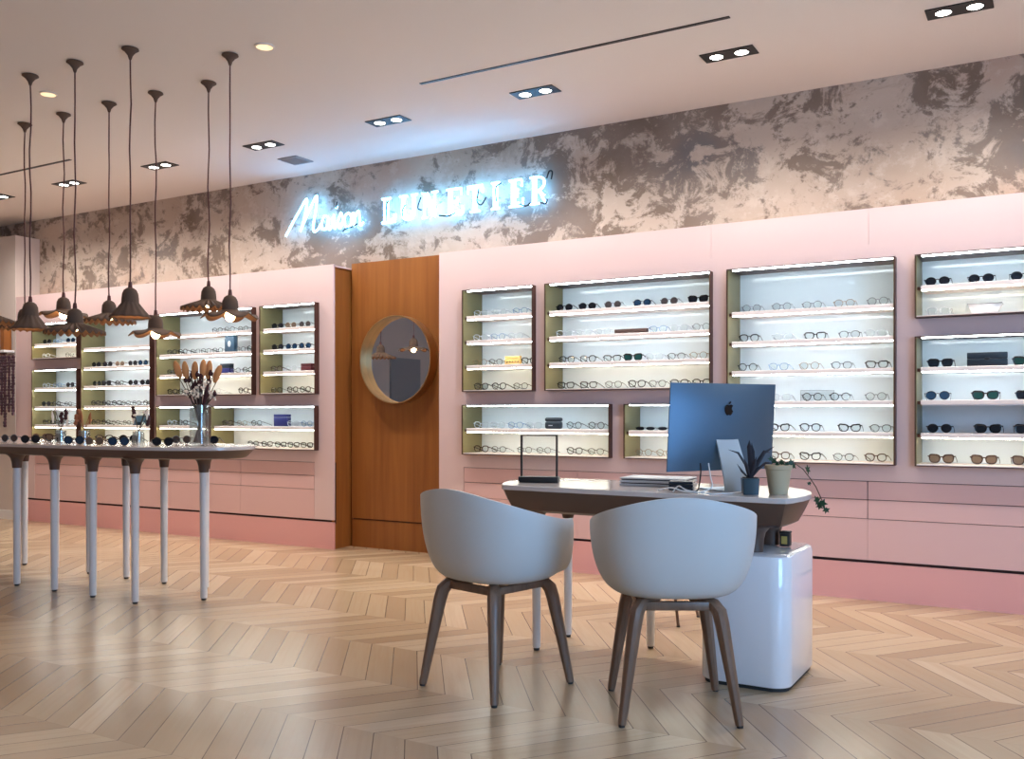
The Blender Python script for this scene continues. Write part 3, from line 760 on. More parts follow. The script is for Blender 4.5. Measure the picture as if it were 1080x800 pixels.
# dome-top heights solved from the photo rows at each lamp's own distance
def zrow(x, y, py):
    d = math.sin(YAW)*-x + math.cos(YAW)*y
    return H + (HY-py)/F*d
for (x, y, py, kind, lab) in [
    (-5.299, 3.40, 318, 'bell', 'bell-shaped pendant in front row, furthest from the vase'),
    (-6.219, 3.95, 325, 'plate', 'wide crimped pendant partly hidden behind far bell pendant'),
    (-5.787, 3.95, 313, 'lobe', 'scalloped pendant showing its bulb, back row beside far bell pendant'),
    (-4.877, 3.40, 325, 'plate', 'wide crimped front-row pendant hanging low between the bell pendants'),
    (-5.328, 3.96, 316.5, 'plate', 'wide crimped back-row pendant just behind the nearer bell pendant'),
    (-4.435, 3.43, 303, 'bell', 'larger-looking bell-shaped pendant in front of the tall case'),
    (-4.904, 3.98, 332, 'lobe', 'scalloped pendant hanging lowest, in front of the wide case'),
    (-4.474, 4.02, 301.5, 'plate', 'wide crimped pendant highest in back row, above bouquet'),
    (-4.024, 3.77, 311, 'lobe', 'scalloped pendant at the table tip end, bright bulb showing'),
    (-5.74, 3.40, 316, 'plate', 'wide crimped pendant cut by the picture edge at far left')]:
    pendant(x, y, zrow(x, y, py), kind, lab)

# ------------------------------------------------------------------ tables
def offset_outline(ol, d):
    n = len(ol); cx = sum(p[0] for p in ol)/n; cy = sum(p[1] for p in ol)/n; out = []
    for i in range(n):
        a = Vector(ol[i-1]); b_ = Vector(ol[i]); c_ = Vector(ol[(i+1) % n])
        t_ = (c_-a).normalized(); nrm = Vector((t_.y, -t_.x))
        if nrm.dot(b_-Vector((cx, cy))) < 0: nrm = -nrm
        out.append(tuple(b_-nrm*d))
    return out
def loft(bm, outs):
    """outs: [(outline, z)...] equal counts, capped"""
    R = [[bm.verts.new((*p, z)) for p in o] for o, z in outs]; n = len(R[0])
    for A, B in zip(R, R[1:]):
        for k in range(n): bm.faces.new((A[k], A[(k+1) % n], B[(k+1) % n], B[k]))
    bm.faces.new(R[0]); bm.faces.new(R[-1][::-1])
def ended(x0, x1, y0, y1, e0, e1, n=12, pw=2.2):
    """long top with superelliptic ends of length e0 (low x) and e1 (high x)"""
    ym, hy = (y0+y1)/2, (y1-y0)/2; o = []
    for k in range(n+1):
        a = -PI/2+PI*k/n
        o.append((x1-e1+e1*abs(math.cos(a))**(2/pw), ym+hy*math.copysign(abs(math.sin(a))**(2/pw), a)))
    for k in range(n+1):
        a = PI/2+PI*k/n; c_, s_ = math.cos(a), math.sin(a)
        o.append((x0+e0-e0*abs(c_)**(2/pw), ym+hy*math.copysign(abs(s_)**(2/pw), s_)))
    return o
def table(t, top, zt, apron, legs, legm, sockm, sock_l, lr, slab=.02, inset=.05):
    ol = top
    b = nb(); loft(b, [(ol, zt-.003), (offset_outline(ol, .003), zt)][::-1] + [(ol, zt-slab+.002), (offset_outline(ol, .004), zt-slab)])
    obj('table_top', b, 'stone', t, world=True)
    b = nb(); loft(b, [(offset_outline(ol, .006), zt-slab-.0003), (offset_outline(ol, .006+(inset-.006)*.33), zt-slab-apron*.4), (offset_outline(ol, inset*.82), zt-slab-apron*.88), (offset_outline(ol, inset+.012), zt-slab-apron)])
    obj('apron', b, sockm, t, world=True, angle=28)
    za = zt-slab-apron
    for (x, y, z0) in legs:
        b = nb(); lathe(b, [(lr*2.9, za+.004), (lr*2.1, za-.008), (lr*1.6, za-.025), (lr*1.3, za-.05), (lr*1.16, za-sock_l), (0, za-sock_l)], 20, (x, y, 0))
        sk = obj('leg_socket', b, sockm, t, world=True)
        b = nb(); lathe(b, [(0, z0+.012), (lr*.8, z0+.012), (lr*.84, z0+.016), (lr, za-sock_l-.0005), (0, za-sock_l-.0005)], 20, (x, y, 0))
        lg = obj('leg', b, legm, t, world=True)
        b = nb(); lathe(b, [(0, z0), (lr*.6, z0), (lr*.6, z0+.0115), (0, z0+.0115)], 14, (x, y, 0)); obj('glide', b, 'rubber', lg, world=True)

t = thing('display_table', 'long round-ended display table under the pendant lamps', 'table', (-5.3, 3.8, 0))
cols = [-4.535, -4.91, -5.275, -5.655, -6.02, -6.38]
legs = [(x, 3.54, 0) for x in cols]+[(x, 4.05, 0) for x in cols]+[(-4.28, 3.81, 0), (-6.65, 3.8, 0)]
table(t, ended(-7.0, -3.95, 3.43, 4.16, .62, .66, 14, 2.0), .895, .05, legs, 'legwhite', 'taupe', .085, .0235, .02, .06)

desk_ol = [(-2.165, 3.648), (-2.195, 3.685), (-2.255, 3.80), (-2.285, 3.92), (-2.262, 4.04), (-2.2, 4.14), (-2.12, 4.19), (-1.9, 4.2), (-1.5, 4.2), (-1.12, 4.2), (-1.02, 4.18), (-.93, 4.09), (-.876, 3.97), (-.852, 3.86), (-.856, 3.74), (-.872, 3.63), (-.89, 3.598), (-.93, 3.588), (-1.2, 3.60), (-1.6, 3.62), (-2.13, 3.643)][::-1]
t = thing('desk', 'pale-topped consulting desk with taupe apron resting on white pedestal', 'desk', (-1.6, 3.9, 0))
DZ = .758; PZ = .527
table(t, desk_ol, DZ, .10, [(-2.06, 3.77, 0), (-2.05, 4.07, 0), (-1.62, 4.06, 0)], 'legwhite', 'taupe', .06, .022, .022, .062)
for (x, y) in ((-1.053, 3.75), (-1.05, 4.0)):                # short stout legs standing on the pedestal
    b = nb(); za = DZ-.124
    lathe(b, [(.09, za+.004), (.062, za-.01), (.045, za-.03), (.038, za-.06), (.036, PZ+.0005), (0, PZ+.0005)], 22, (x, y, 0)); obj('stub_leg', b, 'taupe', t, world=True)
t = thing('pedestal', 'glossy white rounded drawer pedestal carrying the desk end', 'pedestal', (-1.07, 3.89, 0))
def rrect(x0, x1, y0, y1, r, n=7):
    o = []
    for cx, cy, a0 in ((x1-r, y1-r, 0), (x0+r, y1-r, 90), (x0+r, y0+r, 180), (x1-r, y0+r, 270)):
        for k in range(n+1):
            a = rad(a0+90*k/n); o.append((cx+r*math.cos(a), cy+r*math.sin(a)))
    return o
po = rrect(-1.255, -.893, 3.645, 4.13, .075)
b = nb(); loft(b, [(offset_outline(po, .02), PZ), (offset_outline(po, .006), PZ-.005), (po, PZ-.02), (po, .022), (offset_outline(po, .004), .016)]); obj('body', b, 'gloss', t, world=True)
b = nb(); loft(b, [(offset_outline(po, .012), .0155), (offset_outline(po, .012), 0)]); obj('plinth', b, 'rubber', t, world=True)
t = thing('tin_box', 'small dark tin with ochre patch on the pedestal under desk', 'box', (-.982, 3.97, PZ+.0005))
b = nb(); box(b, -.02, .02, -.02, .02, 0, .052, .003); obj('tin_body', b, 'tin', t)
b = nb(); box(b, -.0213, .0213, -.0213, .0213, .0525, .062, .003); obj('lid', b, 'tin', t)
b = nb(); box(b, -.013, .011, -.0212, -.0195, .01, .042, .0005, 1); obj('paper_label', b, 'yellow', t)

# ------------------------------------------------------------------ bucket chairs
def chair_shell():
    b = nb(); NA, NR = 72, 22
    grid = []
    for i in range(NA):
        th = 2*PI*i/NA; c_, s_ = math.cos(th), math.sin(th)      # th=90deg is the front (+y)
        n = 2.5
        rr = (abs(c_/.288)**n+abs(s_/.262)**n)**(-1/n)
        X, Y = rr*c_, rr*s_
        # rim height against y: back 0.79, arm sloping to 0.665, then falling to the seat front
        phi = abs((math.degrees(th)+90+180) % 360-180)          # angle from the middle of the back
        zr = .795-.124*math.sin(PI*min(phi, 122)/244)**2
        if Y > .15:
            u = min(1, (Y-.15)/.108); u = u*u*(3-2*u); zr = zr-(zr-.448)*u
        col = []
        for k in range(NR+1):
            t_ = k/NR
            if t_ < .42: q = t_/.42*.62; z = .437+.006*(t_/.42)**2
            else:
                a = (t_-.42)/.58*PI/2
                q = .62+.38*math.sin(a)**.86; z = .443+(zr-.443)*(1-math.cos(a))**1.02
            col.append((X*q, Y*q, z))
        grid.append(col)
    cv = b.verts.new((0, 0, .437)); V = [[b.verts.new(p) for p in col[1:]] for col in grid]
    for i in range(NA):
        A, B = V[i], V[(i+1) % NA]
        b.faces.new((cv, A[0], B[0]))
        for k in range(NR-1): b.faces.new((A[k], A[k+1], B[k+1], B[k]))
    return b
def leg_bm(sx, sy):
    b = nb()
    pts = [(.202*sx, .214*sy, .008), (.177*sx, .190*sy, .18), (.152*sx, .166*sy, .345), (.144*sx, .157*sy, .385), (.128*sx, .14*sy, .408), (.10*sx, .115*sy, .418), (.06*sx, .075*sy, .420)]
    tube(b, pts, [.0150, .0205, .0255, .0265, .0235, .019, .015], 10, flat=(1.0, 1.1))
    return b
def bucket_chair(x, y, rz, label):
    t = thing('bucket_chair', label, 'chair', (x, y, 0), rz, 'white bucket chairs at the desk')
    o = obj('shell', chair_shell(), 'shell', t, angle=60)
    md = o.modifiers.new('wall', 'SOLIDIFY'); md.thickness = .011; md.offset = 1
    md = o.modifiers.new('round', 'BEVEL'); md.width = .004; md.segments = 2; md.limit_method = 'ANGLE'; md.angle_limit = rad(50)
    for sx in (-1, 1):
        for sy in (-1, 1):
            l = obj('leg', leg_bm(sx, sy), 'walnut', t)
            b = nb(); lathe(b, [(0, 0), (.011, 0), (.012, .0085), (0, .0085)], 12, (.203*sx, .215*sy, 0)); obj('glide', b, 'rubber', l)
    b = nb()
    for s_ in (-1, 1):
        box(b, -.13, .13, s_*.142-.011, s_*.142+.011, .388, .42, .005); box(b, s_*.13-.011, s_*.13+.011, -.142, .142, .39, .42, .005)
    box(b, -.135, .135, -.03, .03, .412, .427, .003)
    obj('seat_frame', b, 'walnut', t)
    return t
bucket_chair(-1.935, 3.21, rad(-14), 'white bucket chair turned aside before the small desk mirror')
bucket_chair(-1.225, 3.275, rad(29), 'white bucket chair seen from behind in front of the monitor')

# slender stool behind the desk
t = thing('stool', 'slim-legged stool behind desk, seen between the chair legs', 'stool', (-1.78, 4.66, 0))
b = nb(); lathe(b, [(0, .44), (.15, .44), (.165, .45), (.165, .475), (.15, .49), (0, .492)], 28); obj('seat', b, 'shell', t)
for sx, sy in ((-.13, -.165), (.12, -.125), (.13, .15), (-.12, .13)):
    b = nb(); tube(b, [(sx, sy, .006), (sx*.35, sy*.35, .4395)], [.008, .012], 8); l = obj('leg', b, 'walnut', t)
    b = nb(); lathe(b, [(0, 0), (.009, 0), (.009, .007), (0, .007)], 10, (sx, sy, 0)); obj('glide', b, 'rubber', l)

# ------------------------------------------------------------------ things on the desk
t = thing('desktop_monitor', 'aluminium all-in-one computer seen from behind on the desk', 'computer', (-1.245, 3.90, DZ+.0005), rad(0))
# local frame: back of the screen faces +Y_local -> rotated so that it looks towards the shop floor
t.rotation_euler = (0, 0, math.atan2(-.373, .928)-PI/2-rad(11))
b = nb()
w2, z0, z1 = .280, .082, .45
rows_ = []
NX, NZ_ = 16, 12
def back_d(u, v):                                           # bulge of the back, thicker in the middle
    e = max(abs(u), abs(v)); return .006+.034*max(0, 1-(abs(u)**2.4))*max(0, 1-(abs(v)**2.4))
tilt = Matrix.Rotation(rad(5), 4, 'X')
F_ = [[b.verts.new((u*w2, back_d(u, v), (z0+z1)/2+v*(z1-z0)/2)) for u in [-1+2*i/NX for i in range(NX+1)]] for v in [-1+2*k/NZ_ for k in range(NZ_+1)]]
G_ = [[b.verts.new((u*w2, 0, (z0+z1)/2+v*(z1-z0)/2)) for u in (-1, 1)] for v in (-1, 1)]
for k in range(NZ_):
    for i in range(NX): b.faces.new((F_[k][i], F_[k][i+1], F_[k+1][i+1], F_[k+1][i]))
b.faces.new((G_[0][0], G_[0][1], G_[1][1], G_[1][0]))
b.faces.new(F_[0]+[G_[0][1], G_[0][0]]); b.faces.new(F_[-1][::-1]+[G_[1][0], G_[1][1]])
b.faces.new([r[0] for r in F_]+[G_[1][0], G_[0][0]]); b.faces.new([r[-1] for r in F_][::-1]+[G_[0][1], G_[1][1]])
bmesh.ops.transform(b, matrix=Matrix.Rotation(rad(-4), 4, 'X'), verts=b.verts)
body = obj('casing', b, 'alu', t, angle=40)
b = nb(); box(b, -.274, .274, -.004, -.0006, .15, .444); box(b, -.274, .274, -.0035, -.0006, .09, .15)
bmesh.ops.transform(b, matrix=Matrix.Rotation(rad(-4), 4, 'X'), verts=b.verts); obj('screen', b, 'screen', t)
ap = [(0, .60), (.1, .66), (.24, .69), (.38, .65), (.49, .55), (.40, .46), (.355, .34), (.365, .2), (.43, .09), (.53, .03), (.47, -.14), (.37, -.29), (.27, -.39), (.16, -.42), (.07, -.385), (0, -.37), (-.07, -.385), (-.16, -.42), (-.28, -.38), (-.40, -.22), (-.49, 0), (-.52, .22), (-.48, .43), (-.38, .59), (-.24, .68), (-.1, .66)]
lf = [(.0, .73), (.02, .86), (.11, .97), (.235, 1.02), (.23, .88), (.13, .77)]
b = nb(); k_ = .041
for o_ in (ap, lf): prism(b, [(-x*k_*1.02, z*k_+.335) for x, z in o_], .0385, .0405, 'Y')
bmesh.ops.transform(b, matrix=Matrix.Rotation(rad(-4), 4, 'X'), verts=b.verts); obj('logo', b, 'aludark', body)
# stand: foot plate running under the screen and the upright neck behind it
b = nb(); loft(b, [(rrect(-.074, .074, -.05, .126, .006), .006), (rrect(-.074, .074, -.05, .126, .006), 0)][::1]); obj('foot', b, 'alulit', t)
b = nb()
sec = [(.125, .0062, .070), (.124, .018, .069), (.112, .06, .066), (.090, .12, .062), (.066, .18, .059), (.052, .215, .058)]
V0 = []
for (y, z, w) in sec: V0.append([b.verts.new((-w, y, z)), b.verts.new((w, y, z)), b.verts.new((w, y-.007, z)), b.verts.new((-w, y-.007, z))])
for A, B in zip(V0, V0[1:]):
    for k in range(4): b.faces.new((A[k], A[(k+1) % 4], B[(k+1) % 4], B[k]))
b.faces.new(V0[0][::-1]); b.faces.new(V0[-1])
box(b, -.055, .055, .02, .052, .19, .214, .004)
obj('stand', b, 'alulit', t)

# desk mirror
t = thing('desk_mirror', 'small see-through framed stand glass on dark base at desk end', 'mirror', (-2.095, 3.86, DZ+.0005), YAW*.55)
b = nb(); box(b, -.094, .094, -.03, .03, 0, .028, .003); obj('base', b, 'black', t)
b = nb(); box(b, -.088, -.08, -.008, .008, .0285, .222); box(b, .08, .088, -.008, .008, .0285, .222); box(b, -.08, .08, -.006, .006, .217, .222); obj('frame', b, 'black', t)
b = nb(); box(b, -.0795, .0795, -.0015, .0015, .029, .2165); obj('pane', b, 'pane', t)

# low two-tier tray
t = thing('document_tray', 'low grey two-tier paper tray beside the monitor', 'tray', (-1.55, 3.98, DZ+.0005), rad(4))
for k, z in enumerate((.0, .0155)):
    b = nb(); box(b, -.15, .15, -.1, .1, z, z+.0105, .002, 1); obj('tray_tier', b, 'greycard', t)
    b = nb(); box(b, -.143, .143, -.093, .097, z+.0107, z+.0153); obj('paper_sheaf', b, 'inkcase', t)
b = nb(); box(b, -.15, .15, -.1, .1, .031, .037, .002, 1); obj('cover', b, 'greycard', t)
t = thing('dock_box', 'dark slotted box below the monitor at desk back', 'box', (-1.375, 3.795, DZ+.0005), rad(15))
for k in range(3):
    b = nb(); box(b, -.05, .05, -.035, .035, k*.013, k*.013+.010, .002, 1); obj('tier', b, 'inkcase', t)

def cable(label, pts, r, m):
    b = nb(); q = []
    P = [Vector(p) for p in pts]
    for i in range(len(P)-1):
        p0, p1, p2, p3 = P[max(i-1, 0)], P[i], P[i+1], P[min(i+2, len(P)-1)]
        for k in range(6):
            t_ = k/6; q.append(.5*((2*p1)+(-p0+p2)*t_+(2*p0-5*p1+4*p2-p3)*t_*t_+(-p0+3*p1-3*p2+p3)*t_**3))
    q.append(P[-1]); c0 = P[0].copy(); q = [p-c0 for p in q]
    tube(b, q, r, 7); o = obj('cable', b, m, None, tuple(c0)); return tag(o, label, 'cable')
D0 = DZ+.0035
cable('white cable looping across the desk below the monitor', [(-1.44, 3.69, D0), (-1.38, 3.685, D0+.012), (-1.32, 3.67, D0+.002), (-1.25, 3.66, D0+.001), (-1.215, 3.71, D0+.02), (-1.23, 3.74, D0+.06), (-1.245, 3.765, D0+.10), (-1.25, 3.775, D0+.112)], .0028, 'cablew')
cable('second white cable curling forward near the monitor foot', [(-1.36, 3.655, D0), (-1.33, 3.64, D0+.025), (-1.29, 3.625, D0+.01), (-1.20, 3.625, D0), (-1.16, 3.65, D0), (-1.13, 3.70, D0), (-1.11, 3.80, D0)], .0026, 'cablew')
cable('black cable hanging from the monitor back to desk', [(-1.268, 3.724, D0+.115), (-1.264, 3.718, D0+.08), (-1.268, 3.712, D0+.03), (-1.275, 3.707, D0+.004), (-1.29, 3.703, D0)], .003, 'black')

# dark spiky plant in teal pot
t = thing('potted_plant', 'dark purple spiky plant in square teal pot on desk', 'plant', (-1.062, 3.725, DZ+.0005), rad(25))
b = nb(); loft(b, [(rrect(-.033, .033, -.033, .033, .006, 3), .064), (rrect(-.03, .03, -.03, .03, .006, 3), 0)]); obj('pot', b, 'teal', t)
b = nb(); box(b, -.027, .027, -.027, .027, .0642, .067); obj('soil', b, 'soil', t)
def blade(pts, w):
    b = nb(); V = []
    for i, p in enumerate(pts):
        p = Vector(p); d = (Vector(pts[min(i+1, len(pts)-1)])-Vector(pts[max(i-1, 0)])).normalized()
        sd = d.cross(Vector((.3, 1, .1))).normalized()*w*(math.sin(PI*(.18+.8*i/(len(pts)-1))))
        nn = sd.cross(d).normalized()*.0016
        V.append([b.verts.new(p-sd+nn*.2), b.verts.new(p+nn), b.verts.new(p+sd+nn*.2), b.verts.new(p-nn)])
    for A, B in zip(V, V[1:]):
        for k in range(4): b.faces.new((A[k], A[(k+1) % 4], B[(k+1) % 4], B[k]))
    b.faces.new(V[0][::-1]); b.faces.new(V[-1]); return b
c30, s30 = math.cos(YAW-rad(25)), math.sin(YAW-rad(25))
def vv(u, f, z): return (u*c30-f*s30, u*s30+f*c30, z)        # u: sideways, f: depth, in the pot's frame
leaves = [([(0, 0, .067), (.002, 0, .13), (-.004, 0, .19), (-.003, .0, .215)], .011), ([(.004, .004, .067), (.01, 0, .12), (.012, .006, .17), (.008, .008, .205)], .010),
          ([(-.006, 0, .067), (-.02, -.004, .12), (-.05, -.01, .165), (-.09, -.012, .178)], .006), ([(.006, 0, .067), (.03, 0, .12), (.055, -.004, .165), (.095, -.006, .19)], .008),
          ([(.006, -.004, .067), (.03, -.006, .1), (.06, -.01, .125), (.09, -.014, .125)], .006), ([(-.004, -.006, .067), (-.016, -.02, .11), (-.03, -.03, .14)], .007),
          ([(.008, .008, .067), (.035, .012, .13), (.062, .016, .17), (.085, .018, .165)], .008), ([(0, -.004, .067), (.014, -.01, .115), (.022, -.014, .15)], .009),
          ([(-.008, .004, .067), (-.03, .008, .09), (-.05, .01, .12)], .005)]
for pts, w in leaves: obj('leaf', blade([vv(*p) for p in pts], w), 'darkleaf', t)

# ivy in clay pot
t = thing('potted_ivy', 'trailing green ivy in a beige clay pot at desk corner', 'plant', (-.965, 3.785, DZ+.0005))
b = nb(); lathe(b, [(0, 0), (.036, 0), (.05, .098), (.054, .1), (.055, .116), (.048, .117), (.046, .098), (0, .098)], 28); obj('pot', b, 'clay', t)
b = nb(); lathe(b, [(0, .102), (.03, .101), (.0455, .099), (.0455, .0985), (0, .0985)], 20); obj('soil', b, 'soil', t)
cr, sr = math.cos(YAW), math.sin(YAW)
def iv(u, f, z): return (u*cr-f*sr, u*sr+f*cr, z)
def ivy_leaf(c0, size, rot):
    b = nb(); star = [(0, 1.1), (.22, .5), (.8, .62), (.5, .1), (.85, -.45), (.25, -.3), (0, -.55), (-.25, -.3), (-.85, -.45), (-.5, .1), (-.8, .62), (-.22, .5)]
    prism(b, [(x*size, z*size) for x, z in star], -.0008, .0008, 'Y')
    bmesh.ops.transform(b, matrix=Matrix.Translation(c0) @ rot.to_matrix().to_4x4(), verts=b.verts); return b
from mathutils import Euler
vine = [iv(*p) for p in [(.03, 0, .1), (.06, -.01, .125), (.095, -.012, .10), (.125, -.014, .06), (.145, -.015, .03), (.165, -.016, -.015), (.18, -.016, -.05)]]
b = nb(); tube(b, [Vector(p) for p in vine], [.002]*7, 6); obj('vine', b, 'stem', t)
b = nb(); tube(b, [Vector(iv(*p)) for p in [(0, 0, .1), (-.01, 0, .125), (-.03, -.01, .135)]], .002, 6); obj('vine', b, 'stem', t)
for (p, s_, rz) in [((.055, -.012, .112), .018, 10), ((.112, -.014, .098), .021, 60), ((.118, -.016, .045), .011, 160), ((.15, -.016, -.02), .022, 200), ((.168, -.016, -.035), .024, 150), ((.185, -.018, -.06), .017, 190), ((.16, -.02, -.045), .018, 250),
                    ((-.02, -.01, .13), .016, -20), ((-.035, -.014, .14), .014, 40), ((.01, -.012, .125), .015, 0), ((.03, -.014, .118), .014, -40), ((-.012, -.02, .12), .013, 80), ((.018, .01, .13), .013, 200), ((.042, -.02, .128), .017, 120)]:
    obj('leaf', ivy_leaf(Vector(iv(*p)), s_, Euler((random.uniform(-.4, .4), rad(rz), YAW+random.uniform(-.6, .6)))), 'leaf', t)

# ------------------------------------------------------------------ on the long table
TZ = .8955
def tz_item(px, Y): return at(px, Y), Y
TS = [(10, 3.62, 'sg', 'round grey sunglasses on table nearest the picture edge'), (32, 3.55, 'sr', 'round black sunglasses on table, second from picture edge'),
      (43, 3.95, 'gs', 'gold tinted sunglasses on table behind the second black pair'), (57, 3.85, 'sd', 'brown-lensed sunglasses on table beside first dried sprig'),
      (78, 3.55, 'sb', 'large round blue sunglasses on table by first sprig'), (99.5, 3.52, 'gs', 'gold tinted sunglasses on table front, beside the blue pair'),
      (110, 3.9, 'to', 'tortoise eyeglasses on table behind the gold tinted pair'), (125, 3.53, 'sb', 'round blue sunglasses on table between gold pair and sprig glass'),
      (135.5, 3.9, 'sr', 'black sunglasses on table just behind the blue pair'), (171.5, 3.62, 'sr', 'black sunglasses on table between sprig glass and vase'),
      (191.5, 3.96, 'sg', 'grey sunglasses on table half behind the vase side'), (219.5, 3.99, 'sr', 'black sunglasses on table past the glass vase')]
for px, Y, k, lab in TS:
    spectacles(k, lab, (at(px, Y), Y, TZ+.0003), YAW*.8+rad(random.uniform(-8, 8)), 'sunglasses laid out on the long table', 1.0)

# bouquet in tall glass vase
vx, vy = at(211, 3.84), 3.84
t = thing('glass_vase', 'tall clear cylinder vase on the long table', 'vase', (vx, vy, TZ))
b = nb(); lathe(b, [(0, 0), (.058, 0), (.06, .004), (.06, .235), (.056, .235), (.056, .010), (0, .010)], 32); obj('vase_body', b, 'vase', t)
b = nb(); tube(b, [(.058*math.cos(2*PI*k/32), .058*math.sin(2*PI*k/32), .235) for k in range(32)], .0026, 6, closed=True); obj('rim', b, 'vase', t)
bq = thing('dried_bouquet', 'tan seed heads and dark dried stems standing in glass vase', 'bouquet', (vx, vy, TZ+.012))
def dirw(u, f): return (u*cr-f*sr, u*sr+f*cr)
heads = [(-.135, .01, .43, -.3), (-.082, -.01, .425, -.12), (-.03, .0, .425, .02), (.022, -.015, .435, .08), (.048, .01, .43, .12), (.105, -.01, .405, .35), (.0, .02, .45, 0)]
for i, (u, f, z, ln) in enumerate(heads[:6]):
    ux, uy = dirw(u, f); bx, by = dirw(-u*.25, -f)
    b = nb(); tube(b, [(bx, by, .002), (bx*.4+ux*.15, by*.4+uy*.2, .14), (ux*.42, uy*.42, .26), (ux*.95, uy*.95, z-.045)], .0022, 6); st = obj('stem', b, 'drystem', bq)
    b = nb(); ell(b, (ux, uy, z), (.0195, .0195, .056), Euler((0, 0, YAW)).to_quaternion() @ Euler((0, ln, 0)).to_quaternion(), 14, 10); obj('seed_head', b, 'tail', st)
rnd = random.Random(3)
for i in range(30):
    u, f, z = rnd.uniform(-.085, .09), rnd.uniform(-.05, .05), rnd.uniform(.26, .42)
    ux, uy = dirw(u, f); a = rnd.uniform(0, 6.28); r0 = rnd.uniform(.01, .042); bx, by = r0*math.cos(a), r0*math.sin(a)
    b = nb(); tube(b, [(bx, by, .003), (-bx*.2+ux*.1, -by*.2+uy*.1, .13), (ux*.42, uy*.42, .22), (ux, uy, z)], rnd.choice([.002, .003, .004]), 5); st = obj('stem', b, 'drystem' if i % 3 else 'darkpod', bq)
    if i % 2:
        b = nb()
        for k in range(7):
            ell(b, (ux+rnd.uniform(-.018, .018), uy+rnd.uniform(-.018, .018), z+rnd.uniform(-.03, .02)), (.007, .007, .007), None, 7, 5)
        obj('blossom_foliage', b, 'palewhite', st)
    else:
        b = nb(); ell(b, (ux, uy, z+.008), (.012, .012, .017), None, 9, 7); ell(b, (ux, uy, z+.026), (.007, .007, .004), None, 8, 5); obj('pod', b, 'darkpod', st)
for (u, z) in ((.055, .30), (.062, .35)):
    ux, uy = dirw(u, -.035); b = nb(); tube(b, [(ux*.3, uy*.3, .2), (ux*.8, uy*.8, z-.03), (ux, uy, z)], [.006, .011, .004], 8); obj('dark_bud', b, 'darkpod', bq)

def sprig(px, Y, hgt, kind, lv, lb):
    x = at(px, Y)
    t = thing('small_vase', lv, 'vase', (x, Y, TZ))
    b = nb(); lathe(b, [(0, 0), (.036, 0), (.038, .003), (.034, .075), (.031, .075), (.034, .008), (0, .007)], 20); obj('vase_body', b, 'vase', t)
    b = nb(); tube(b, [(.0325*math.cos(2*PI*k/20), .0325*math.sin(2*PI*k/20), .075) for k in range(20)], .0018, 5, closed=True); obj('rim', b, 'vase', t)
    q = thing('dried_sprig', lb, 'dried flowers', (x, Y, TZ+.009))
    rn = random.Random(px)
    for i in range(6):
        u, f, z = rn.uniform(-.045, .05), rn.uniform(-.03, .03), hgt*rn.uniform(.7, 1.02)
        ux, uy = dirw(u, f)
        b = nb(); tube(b, [(-ux*.3, -uy*.3, .001), (ux*.1, uy*.1, .08), (ux, uy, z)], .002, 5); st = obj('stem', b, 'rust' if kind == 'rust' else 'drystem', q)
        b = nb()
        if i % 3 == 0:
            for k in range(4): ell(b, (ux+rn.uniform(-.006, .006), uy, z-.016*k), (.012, .012, .013), None, 8, 6)
            obj('flower', b, 'rust' if kind == 'rust' else 'darkpod', st)
        elif i % 3 == 1:
            tube(b, [(ux, uy, z-.07), (ux*1.05, uy*1.05, z-.03), (ux*1.15, uy*1.15, z+.01)], [.003, .009, .002], 7); obj('grass_plume', b, 'palewhite' if kind != 'rust' else 'rust', st)
        else:
            ell(b, (ux, uy, z), (.011, .011, .011), None, 8, 6); obj('flower', b, 'palewhite' if kind != 'rust' else 'tail', st)
sprig(64, 3.75, .21, 'mix', 'small clear glass holding the sprig nearest the far left', 'dried sprig with dark head and pale plumes, furthest left')
sprig(89, 3.85, .19, 'rust', 'small clear glass holding the rust-coloured sprig', 'rust-brown dried sprig standing behind blue sunglasses')
sprig(146, 3.75, .22, 'mix', 'small clear glass of pale sprig before the tall case', 'pale dried sprig with dark pod midway along the table')

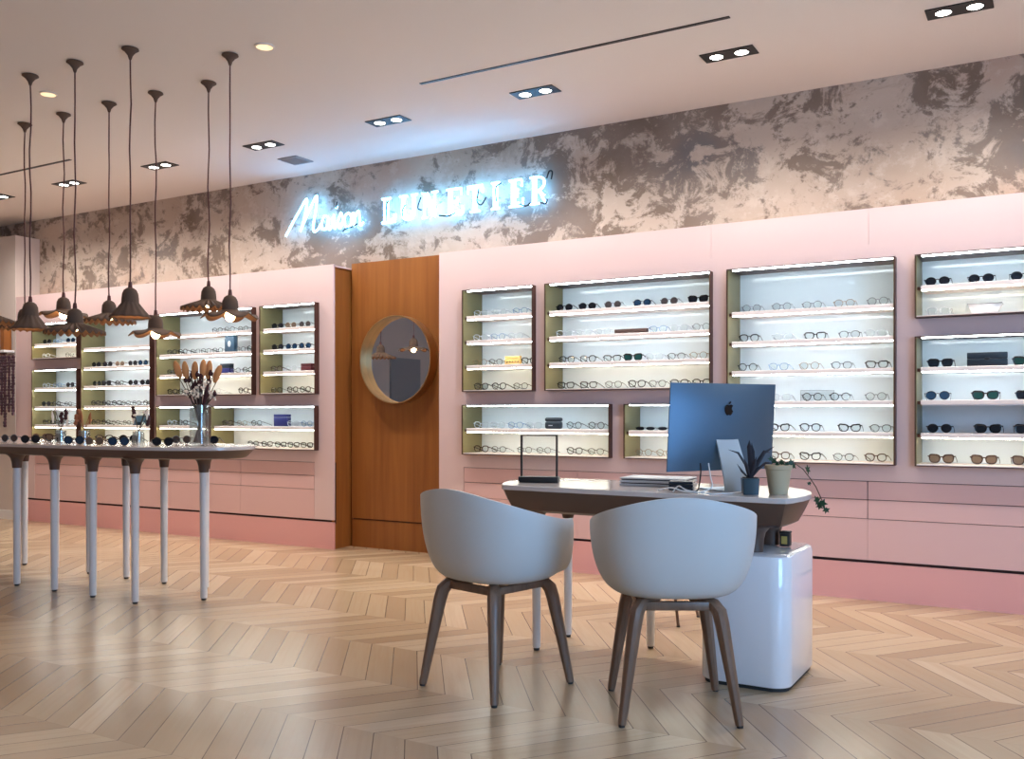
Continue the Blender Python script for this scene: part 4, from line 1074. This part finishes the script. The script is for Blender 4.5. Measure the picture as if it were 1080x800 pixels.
# ------------------------------------------------------------------ far left corner: ledge with hanging strands
t = thing('wall_ledge', 'white wall ledge at far left with strands hanging below', 'ledge', (-9.35, 5.73, 1.62))
b = nb(); box(b, -9.75, -9.2, 5.62, 5.733, 1.70, 1.725, .003); obj('ledge_board', b, 'white', t, world=True)
b = nb(); box(b, -9.74, -9.21, 5.645, 5.66, 1.672, 1.699, .003); obj('hanging_rail', b, 'bronze', t, world=True)
t = thing('wooden_box', 'honey-coloured wooden box standing on the white wall ledge', 'box', (at(6, 5.68), 5.68, 1.7255))
b = nb(); box(b, -.035, .035, -.04, .04, 0, .24, .004); obj('box_body', b, 'oak', t)
b = nb(); box(b, -.037, .037, -.042, .042, .2405, .262, .004); obj('lid', b, 'oak', t)
for i, (px, L) in enumerate(((13.5, .62), (9.5, .58), (5, .72), (1.5, .60))):
    t = thing('hanging_bead_strand', ['dark maroon bead strand hanging nearest the pink cabinet', 'second dark bead strand from the pink cabinet', 'longest dark bead strand hanging below the white ledge', 'fourth dark bead strand from the pink cabinet'][i], 'hanging beads', (at(px, 5.62), 5.622, 1.67), 0, 'bead strands below the ledge')
    b = nb()
    for k in range(int(L/.03)):
        for sgn in (-1, 1):
            ell(b, (sgn*.014*(1-.6*k*.03/L)+rnd.uniform(-.004, .004), rnd.uniform(-.004, .004), -.02-k*.03), (.012, .012, .018), None, 7, 5)
    obj('bead_clump', b, 'bead', t)
    b = nb(); tube(b, [(0, .022, .006), (0, .0, .008), (0, 0, -.03)], .003, 6); obj('hook', b, 'bronze', t)
# invented corner seen only in the round mirror, plus a lamp to brighten it
b = nb(); box(b, -10.45, -10.2, -.9, -.45, 0, CZ); struct('wall_left_pilaster', b, 'white')
b = nb(); box(b, -10.45, -10.41, -2.6, -1.7, 0, 2.1); box(b, -10.41, -10.37, -1.82, -1.78, .98, 1.1); struct('door_1', b, 'vent')
round_spot(-8.9, -.6, 'added round ceiling spot by the white pilaster', 60)

# ------------------------------------------------------------------ light
win = bpy.data.lights.new('daylight', 'AREA'); win.shape = 'RECTANGLE'; win.size = 5.1; win.size_y = 2.3; win.energy = 430; win.color = (.30, .58, 1)
wo = bpy.data.objects.new('daylight', win); C.objects.link(wo); wo.location = (WX+.3, .8, 1.55); wo.rotation_euler = (0, rad(90), 0)  # area lamp outside the added window, standing in for daylight
wd = bpy.data.worlds.new('world'); S.world = wd; wd.use_nodes = True
wd.node_tree.nodes['Background'].inputs[0].default_value = (.55, .72, 1, 1); wd.node_tree.nodes['Background'].inputs[1].default_value = .6

# ------------------------------------------------------------------ render look
S.view_settings.view_transform = 'Standard'; S.view_settings.look = 'None'
S.view_settings.gamma = 1; S.view_settings.use_curve_mapping = False
S.view_settings.exposure = 0.42
S.cycles.max_bounces = 8; S.cycles.diffuse_bounces = 6; S.cycles.glossy_bounces = 4; S.cycles.transparent_max_bounces = 16
S.cycles.sample_clamp_indirect = 6
S.cycles.caustics_reflective = False; S.cycles.caustics_refractive = False
S.cycles.use_denoising = True
